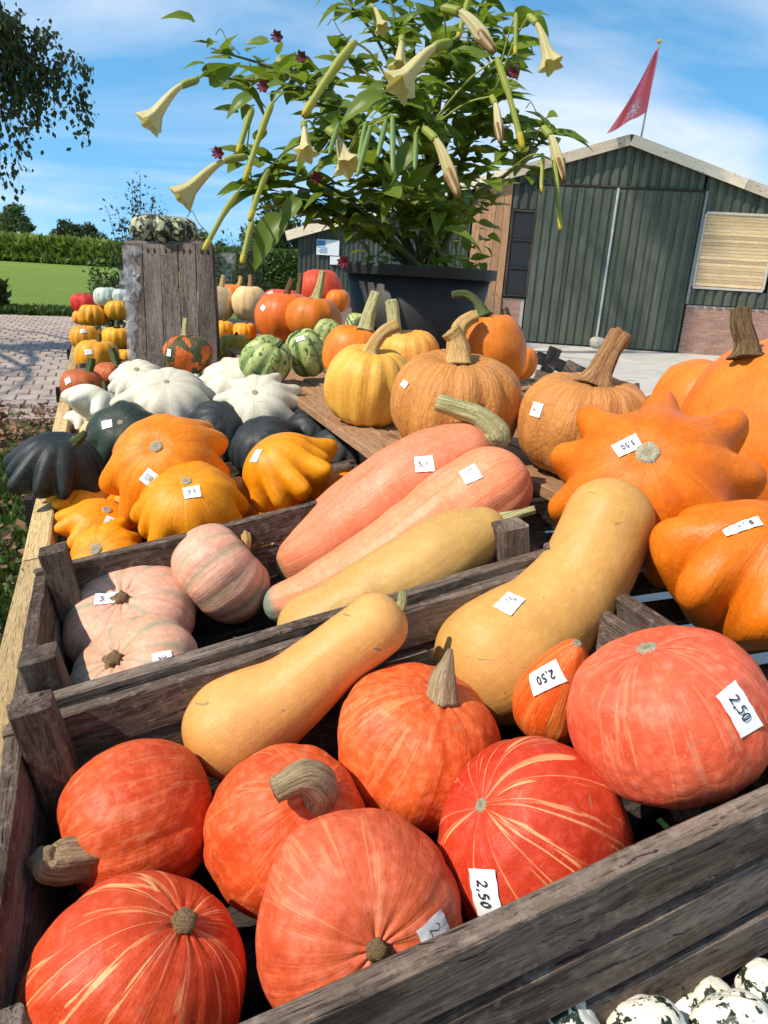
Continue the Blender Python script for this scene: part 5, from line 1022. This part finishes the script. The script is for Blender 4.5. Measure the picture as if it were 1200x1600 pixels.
squash('giant_pumpkin', 'orange ribbed pumpkin leaning behind the star pattypan', 'pumpkin', (1108, 645), 186, MOR, d=1.62, axis=(.25, -.1, .95), hr=.84, nrib=14, rd=.035, dt=.12, p=.64, amp=.014)
# dark pallet wood behind the shelf
pal = empty('broken_pallet', G(1.55, 2.55, .8), 'dark broken pallet boards leaning behind the pumpkins', 'pallet')
for p0, p1, d_, w_ in (((838, 558), (925, 590), 2.75, .045), ((846, 600), (868, 545), 2.72, .05), ((884, 572), (934, 596), 2.70, .05), ((835, 590), (905, 612), 2.65, .06), ((990, 600), (998, 640), 2.4, .03), ((1000, 640), (1030, 622), 2.4, .05)): plank('board', at(*p0, d_), at(*p1, d_ + .02), w_, .02, -FWD, WCR, pal, .001)
for s_ in (2.5, 2.9): plank('upright', G(1.75, s_, 0), G(1.75, s_, .98), .06, .06, L3, WDRK, pal, .001)
# ---- speckled gourds in the low front crate
GZ = 'black and white speckled gourds'
for lb, c, w_, ax in (('speckled gourd mostly white at the bottom picture edge', (893, 1612), 96, (-.4, .2, .6)), ('long speckled gourd lying across the bottom of the front crate', (1010, 1612), 100, (.8, -.1, .5)), ('speckled gourd behind the long one under the front board', (1112, 1575), 70, (.1, .2, .9)), ('speckled gourd in the corner of the picture', (1190, 1548), 74, (.2, .2, .9)), ('speckled gourd between the corner one and the long one', (1150, 1612), 110, (.6, -.2, .6)), ('dark speckled gourd deep in the front crate', (1075, 1590), 60, (.1, .5, .9))):
    squash('speckled_gourd', lb, 'gourd', c, w_, MSPK, d=.56 if c[1] > 1600 else .60, axis=ax, hr=1.25, nrib=8, rd=.06, dt=.02, db=.02, p=.8, amp=.04, group=GZ)
# ------------------------------------------------------------------ black pot and trumpet plant
PD = 2.72; prim = at(655, 418, PD); PR = 243 * PD / F / 2; PZ = prim.z; PB = Vector((prim.x, prim.y, SHELF)); ph_ = PZ - SHELF
MPOT = plain('pot_black_plastic', (0.017, 0.016, 0.015), .55, .3, 14, .25, .3)
pot = empty('plant_pot', PB, 'large black plastic pot behind the pumpkins', 'pot')
def lathe(prof, ns=48):
    th = np.arange(ns) / ns * 2 * np.pi; V = np.vstack([np.stack([PB.x + r * np.cos(th), PB.y + r * np.sin(th), np.full(ns, PB.z + z)], 1) for r, z in prof]); Fc = []
    for i in range(len(prof) - 1):
        for k in range(ns): k2 = (k + 1) % ns; Fc.append((i * ns + k, i * ns + k2, (i + 1) * ns + k2, (i + 1) * ns + k))
    return V, Fc
wpart('pot_wall', *lathe([(.001, .002), (PR * .74, .002), (PR * .80, ph_ * .3), (PR * .92, ph_ - .03), (PR * .90, ph_ - .03), (PR * .78, ph_ * .3)]), MPOT, pot, True)
wpart('rim', *lathe([(PR * .925, ph_ - .035), (PR * .99, ph_ - .032), (PR, ph_ - .004), (PR * .99, ph_ + .004), (PR * .93, ph_ + .004), (PR * .92, ph_ - .03)]), MPOT, pot, False)
wpart('soil', *lathe([(PR * .915, ph_ - .05), (PR * .5, ph_ - .035), (.001, ph_ - .03)]), plain('soil', (0.04, 0.028, 0.02), .95, .4, 40, 1), pot)
plant = empty('trumpet_plant', PB + Z3 * (ph_ - .03), 'tall leafy angel trumpet plant with hanging cream flowers in the black pot', 'plant')
MSTEM = plain('plant_stem', (0.10, 0.11, 0.035), .6, .3, 20); MLEAF = leaf_mat('plant_leaf', (0.125, 0.20, 0.022), (0.23, 0.31, 0.04), .48, .42); MLEAFY = leaf_mat('plant_leaf_yellowing', (0.30, 0.30, 0.02), (0.42, 0.34, 0.02), .35, .45)
MFLO = leaf_mat('flower_cream', (0.60, 0.50, 0.20), (0.72, 0.64, 0.36), .3, .6); MFYG = leaf_mat('flower_green_yellow', (0.30, 0.34, 0.05), (0.46, 0.46, 0.09), .3, .5); MBRN = leaf_mat('flower_brown', (0.20, 0.08, 0.03), (0.34, 0.17, 0.07), .2, .7); MCAL = leaf_mat('calyx_green', (0.28, 0.33, 0.05), (0.38, 0.42, 0.09), .25, .5); MYTIP = leaf_mat('flower_yellow', (0.52, 0.42, 0.03), (0.62, 0.50, 0.06), .3, .6); MPOD = leaf_mat('pod_green', (0.13, 0.22, 0.05), (0.19, 0.28, 0.075), .15, .45); MRFL = leaf_mat('small_red_flower', (0.08, 0.006, 0.012), (0.17, 0.010, 0.022), .2, .6)
tips = [(318, 118, -.25), (330, 75, -.1), (385, 240, -.3), (430, 110, -.2), (470, 150, -.45), (530, 80, .1), (575, 20, -.1), (640, 10, .2), (690, 15, -.2), (760, 30, .1), (825, 25, -.1), (800, 100, .2), (770, 150, -.3), (850, 190, -.1), (700, 90, -.35), (620, 150, -.5), (500, 215, -.45), (420, 280, -.2), (395, 300, -.3), (540, 250, -.5), (660, 210, -.45), (730, 230, -.2), (590, -70, 0), (690, -80, .1), (780, -50, 0), (520, -20, .1), (600, 300, -.45), (480, 330, -.2), (690, 330, -.3), (720, 300, .2), (560, 350, -.4), (640, 360, -.4)]
base = PB + Z3 * (ph_ - .04); V_all, F_all, k0, leafspots = [], [], 0, []
forks = [base + Vector(q) for q in ((-.10, -.04, .30), (.02, -.02, .36), (.10, .02, .28), (-.03, .08, .33), (.05, -.10, .24))]
for f_ in forks: addtube(bez([base + Vector((rng.normal(0, .05), rng.normal(0, .05), 0)), base.lerp(f_, .5) + Vector((rng.normal(0, .02), rng.normal(0, .02), 0)), f_], 10), np.linspace(.017, .011, 10), 9)
for px, py, dz in tips:
    tip = at(px, py, PD + dz); f_ = min(forks, key=lambda q: (q - tip).length + rng.uniform(0, .25)) if py < 230 else base + Vector((rng.normal(0, .06), rng.normal(0, .06), .02)); mid = f_.lerp(tip, .5) + Z3 * (.10 if py < 150 else .07)
    C = bez([f_, mid, tip], 18); addtube(C, np.linspace(.0095, .0032, 18), 7); out_ = (tip - f_).normalized()
    for i, c in enumerate(C):
        if i > 4 and c[2] > PZ + .13: leafspots.append((Vector(c), out_, i / 17))
# right arching branch
C = bez([base + Vector((.03, 0, .02)), at(730, 325, PD - .2), at(800, 265, PD - .2), at(845, 222, PD - .2), at(872, 204, PD - .2)], 26); addtube(C, np.linspace(.011, .003, 26), 7)
for i, c in enumerate(C):
    if i > 8: leafspots.append((Vector(c), Vector((.6, -.2, .3)), i / 25))
for px, py in ((345, 45), (520, 30), (830, 160), (300, 330)):      # curling tendrils of the climber
    p0 = at(px + 30, py + 40, PD - .3); addtube(bez([p0, at(px + 10, py + 18, PD - .3), at(px, py, PD - .3), at(px - 8, py + 9, PD - .3)], 12), [.0016] * 12, 5)
wpart('branches', np.vstack(V_all), F_all, MSTEM, plant, True)
def leaf_mesh(ln, wd, droop, fold, seed):
    g = np.random.default_rng(seed); VV = []; FF = []; n_ = 9
    for i in range(n_ + 1):
        t = i / n_; wv_ = wd * (math.sin(math.pi * min(1, t ** .72)) ** .85) * (1 - .25 * t) + .0008; zc = -droop * ln * t * t; xx = ln * t * (1 - .15 * droop * t)
        for j in (-1, -.5, 0, .5, 1): VV.append((xx, j * wv_, zc + fold * abs(j) * wv_ + .05 * wv_ * math.sin(5 * t * 3 + j * 2 + seed) + (.004 * g.normal() if abs(j) == 1 else 0)))
    for i in range(n_):
        for j in range(4): q = i * 5 + j; FF.append((q, q + 1, q + 6, q + 5))
    return VV, FF
LM = [mk('leaf', *leaf_mesh(1.0, w_, dr, fo, s_), MLEAF, True) for w_, dr, fo, s_ in ((.23, .25, .25, 1), (.27, .45, .35, 2), (.21, .6, .3, 3), (.25, .1, .4, 4), (.29, .35, .2, 5))]; LY = mk('leaf', *leaf_mesh(1.0, .25, .3, .3, 7), MLEAFY, True)
order = list(range(len(leafspots))); random.shuffle(order); order.sort(key=lambda i: -(leafspots[i][2] > .5) - .6 * random.random())
def place_leaf(p, out_, ln, me=None):
    a = rng.uniform(0, 6.28); sd = Vector((math.cos(a), math.sin(a) - .25, rng.uniform(-.35, .35))); x = (out_ * .55 + sd).normalized(); up_ = (Z3 + Vector(rng.normal(0, .35, 3)) + Vector((0, -.35, 0))).normalized()
    m = frame_of(x, up_); m = m @ Matrix.Scale(ln, 4); m.translation = p; return m
n_l = 0
for i in order[:262]:
    p, o_, t = leafspots[i]; me = LY if random.random() < .02 else LM[random.randrange(5)]; put('leaf', me, place_leaf(p, o_, random.uniform(.095, .175)), plant); n_l += 1
# big drooping leaves seen close at the left
for px, py, qx, qy, d_ in ((445, 335, 385, 400, -.5), (470, 310, 430, 345, -.5), (395, 150, 350, 165, -.4), (600, 150, 530, 165, -.55), (545, 200, 510, 190, -.5), (650, 225, 612, 262, -.5)):
    a_, b_ = at(px, py, PD + d_), at(qx, qy, PD + d_ - .03); m = frame_of(b_ - a_, (Z3 * .5 - FWD)); m = m @ Matrix.Scale((b_ - a_).length * 1.05, 4); m.translation = a_; put('leaf', LM[1], m, plant)
lv, lf = [], []
for i in order[262:] + order[:150]:
    for _ in range(3):
        p, o_, t = leafspots[i]; m = place_leaf(p + Vector(rng.normal(0, .035, 3)), o_, random.uniform(.06, .135)); me = LM[random.randrange(5)]; k = len(lv)
        lv += [tuple(m @ v.co) for v in me.vertices]; lf += [tuple(k + x for x in q.vertices) for q in me.polygons]
for _ in range(240):      # low growth around the stems
    a, r_ = rng.uniform(0, 6.28), PR * .86 * rng.uniform(.05, 1.0) ** .6; p = base + Vector((math.cos(a) * r_, math.sin(a) * r_, rng.uniform(.0, .48) * (1.15 - r_ / PR * .6))); m = place_leaf(p, Vector((math.cos(a), math.sin(a), .2)), random.uniform(.045, .10)); me = LM[random.randrange(5)]; k = len(lv)
    lv += [tuple(m @ v.co) for v in me.vertices]; lf += [tuple(k + x for x in q.vertices) for q in me.polygons]
tag(wpart('small_leaves', lv, lf, MLEAF, plant, True), kind='stuff')
def flower(p0, p1, wpx, kind, dz, bend=.12):
    a, b = at(*p0, PD + dz), at(*p1, PD + dz - .05); mid = a.lerp(b, .45) + Vector((0, 0, bend * (a - b).length)); n_ = 22; C = bez([a, mid, b], n_); t = np.linspace(0, 1, n_); W_ = wpx * (PD + dz) / F / 2 * .78
    if kind == 'open': rad = np.interp(t, [0, .05, .30, .40, .62, .85, 1], [.14, .26, .28, .22, .36, .52, 1.08]) * W_
    elif kind == 'wilt': rad = np.interp(t, [0, .05, .35, .42, .62, .8, .92, 1], [.2, .42, .46, .40, .62, .75, .55, .35]) * W_
    elif kind == 'bud': rad = np.interp(t, [0, .06, .4, .5, .85, .95, 1], [.30, .66, .78, .60, .62, .60, .34]) * W_
    else: rad = np.interp(t, [0, .1, .5, .9, 1], [.2, .8, 1, .8, .25]) * W_
    ns = 20; am = {'open': .30, 'wilt': .22, 'bud': .10, 'pod': .06}[kind]
    V, Fc, q = tube(C, rad, ns, lambda th, tq: 1 + am * (tq ** 3 if kind == 'open' else .8) * np.cos(5 * th) + .04 * np.cos(10 * th + 1), cap=kind != 'open')
    near = min(leafspots, key=lambda q: (q[0] - a).length)[0]; V3, F3, _ = tube(bez([near, near.lerp(a, .6) + Z3 * .02, a - (mid - a) * -.03], 8), [.0032, .003, .003, .003, .003, .003, .003, .0034], 6)
    mt = {'open': MFLO, 'wilt': MFLO, 'bud': MFYG, 'pod': MPOD}[kind]; nm = 'seed_pod' if kind == 'pod' else ('flower_bud' if kind == 'bud' else 'flower'); o = wpart(nm, V, Fc, mt, plant, True); wpart('pedicel', V3, F3, MCAL, o, True)
    if kind in ('open', 'wilt'):
        n2 = 9; V2, F2, _ = tube(C[:n2], rad[:n2] * 1.10 + .0012, 16, lambda th, tq: 1 + .06 * np.cos(5 * th)); wpart('calyx', V2, F2, MCAL, o, True)
    if kind == 'wilt': V2, F2, _ = tube(C[-6:], rad[-6:] * 1.05, 16, lambda th, tq: 1 + .25 * np.cos(4 * th + 3 * tq)); wpart('withered_lip', V2, F2, MBRN, o, True)
    if kind == 'bud': V2, F2, _ = tube(C[-4:], rad[-4:] * 1.03 + .0004, 14, lambda th, tq: 1 + .15 * np.cos(5 * th)); wpart('bud_tip', V2, F2, MYTIP, o, True)
for q in (((310, 124), (232, 196), 44, 'open', -.45), ((386, 244), (282, 312), 44, 'open', -.5), ((705, 66), (622, 138), 58, 'open', -.62), ((474, 192), (478, 242), 40, 'open', -.55), ((512, 202), (545, 262), 50, 'open', -.6), ((628, 58), (624, 112), 40, 'open', -.5), ((690, 12), (772, 82), 34, 'wilt', -.55), ((825, 24), (862, 104), 40, 'open', -.45), ((662, 200), (716, 306), 30, 'wilt', -.65), ((768, 150), (782, 222), 22, 'wilt', -.6), ((848, 198), (880, 282), 28, 'wilt', -.4), ((578, 8), (598, 46), 26, 'open', -.4), ((640, 215), (628, 250), 36, 'open', -.35)): flower(*q)
for q in (((556, 64), (474, 182), 24, 'bud', -.65), ((426, 160), (382, 284), 18, 'bud', -.55), ((395, 170), (372, 240), 18, 'bud', -.4), ((372, 300), (318, 392), 16, 'bud', -.6), ((420, 262), (390, 345), 18, 'bud', -.55), ((806, 20), (805, 86), 13, 'bud', -.4), ((776, 90), (818, 234), 18, 'bud', -.6), ((866, 250), (876, 360), 13, 'bud', -.45), ((848, 240), (845, 302), 12, 'bud', -.45), ((395, 345), (378, 412), 17, 'bud', -.5), ((735, -10), (716, 60), 16, 'bud', -.3)): flower(*q, bend=.03)
for q in (((580, 195), (558, 276), 12, 'pod', -.68), ((613, 178), (614, 272), 12, 'pod', -.7), ((604, 186), (590, 246), 11, 'pod', -.68), ((650, 208), (648, 266), 11, 'pod', -.66), ((572, 190), (560, 252), 11, 'pod', -.66), ((530, 190), (514, 242), 11, 'pod', -.64)): flower(*q, bend=.0)
for px, py in ((494, 278), (340, 240), (470, 90), (800, 114), (432, 58), (536, 410), (410, 136)):
    c = at(px, py, PD - .55); VV, FF = [], []
    for k in range(7):
        a = k * .9; d_ = (RGT * math.cos(a) + CUP * math.sin(a)); e_ = (CUP * math.cos(a) - RGT * math.sin(a)); b0 = len(VV); VV += [tuple(c), tuple(c + d_ * .012 + e_ * .008 - FWD * .006), tuple(c + d_ * .022 - FWD * .004 * (k % 3)), tuple(c + d_ * .012 - e_ * .008 + FWD * .004)]; FF.append((b0, b0 + 1, b0 + 2, b0 + 3))
    wpart('small_red_flower', VV, FF, MRFL, plant)
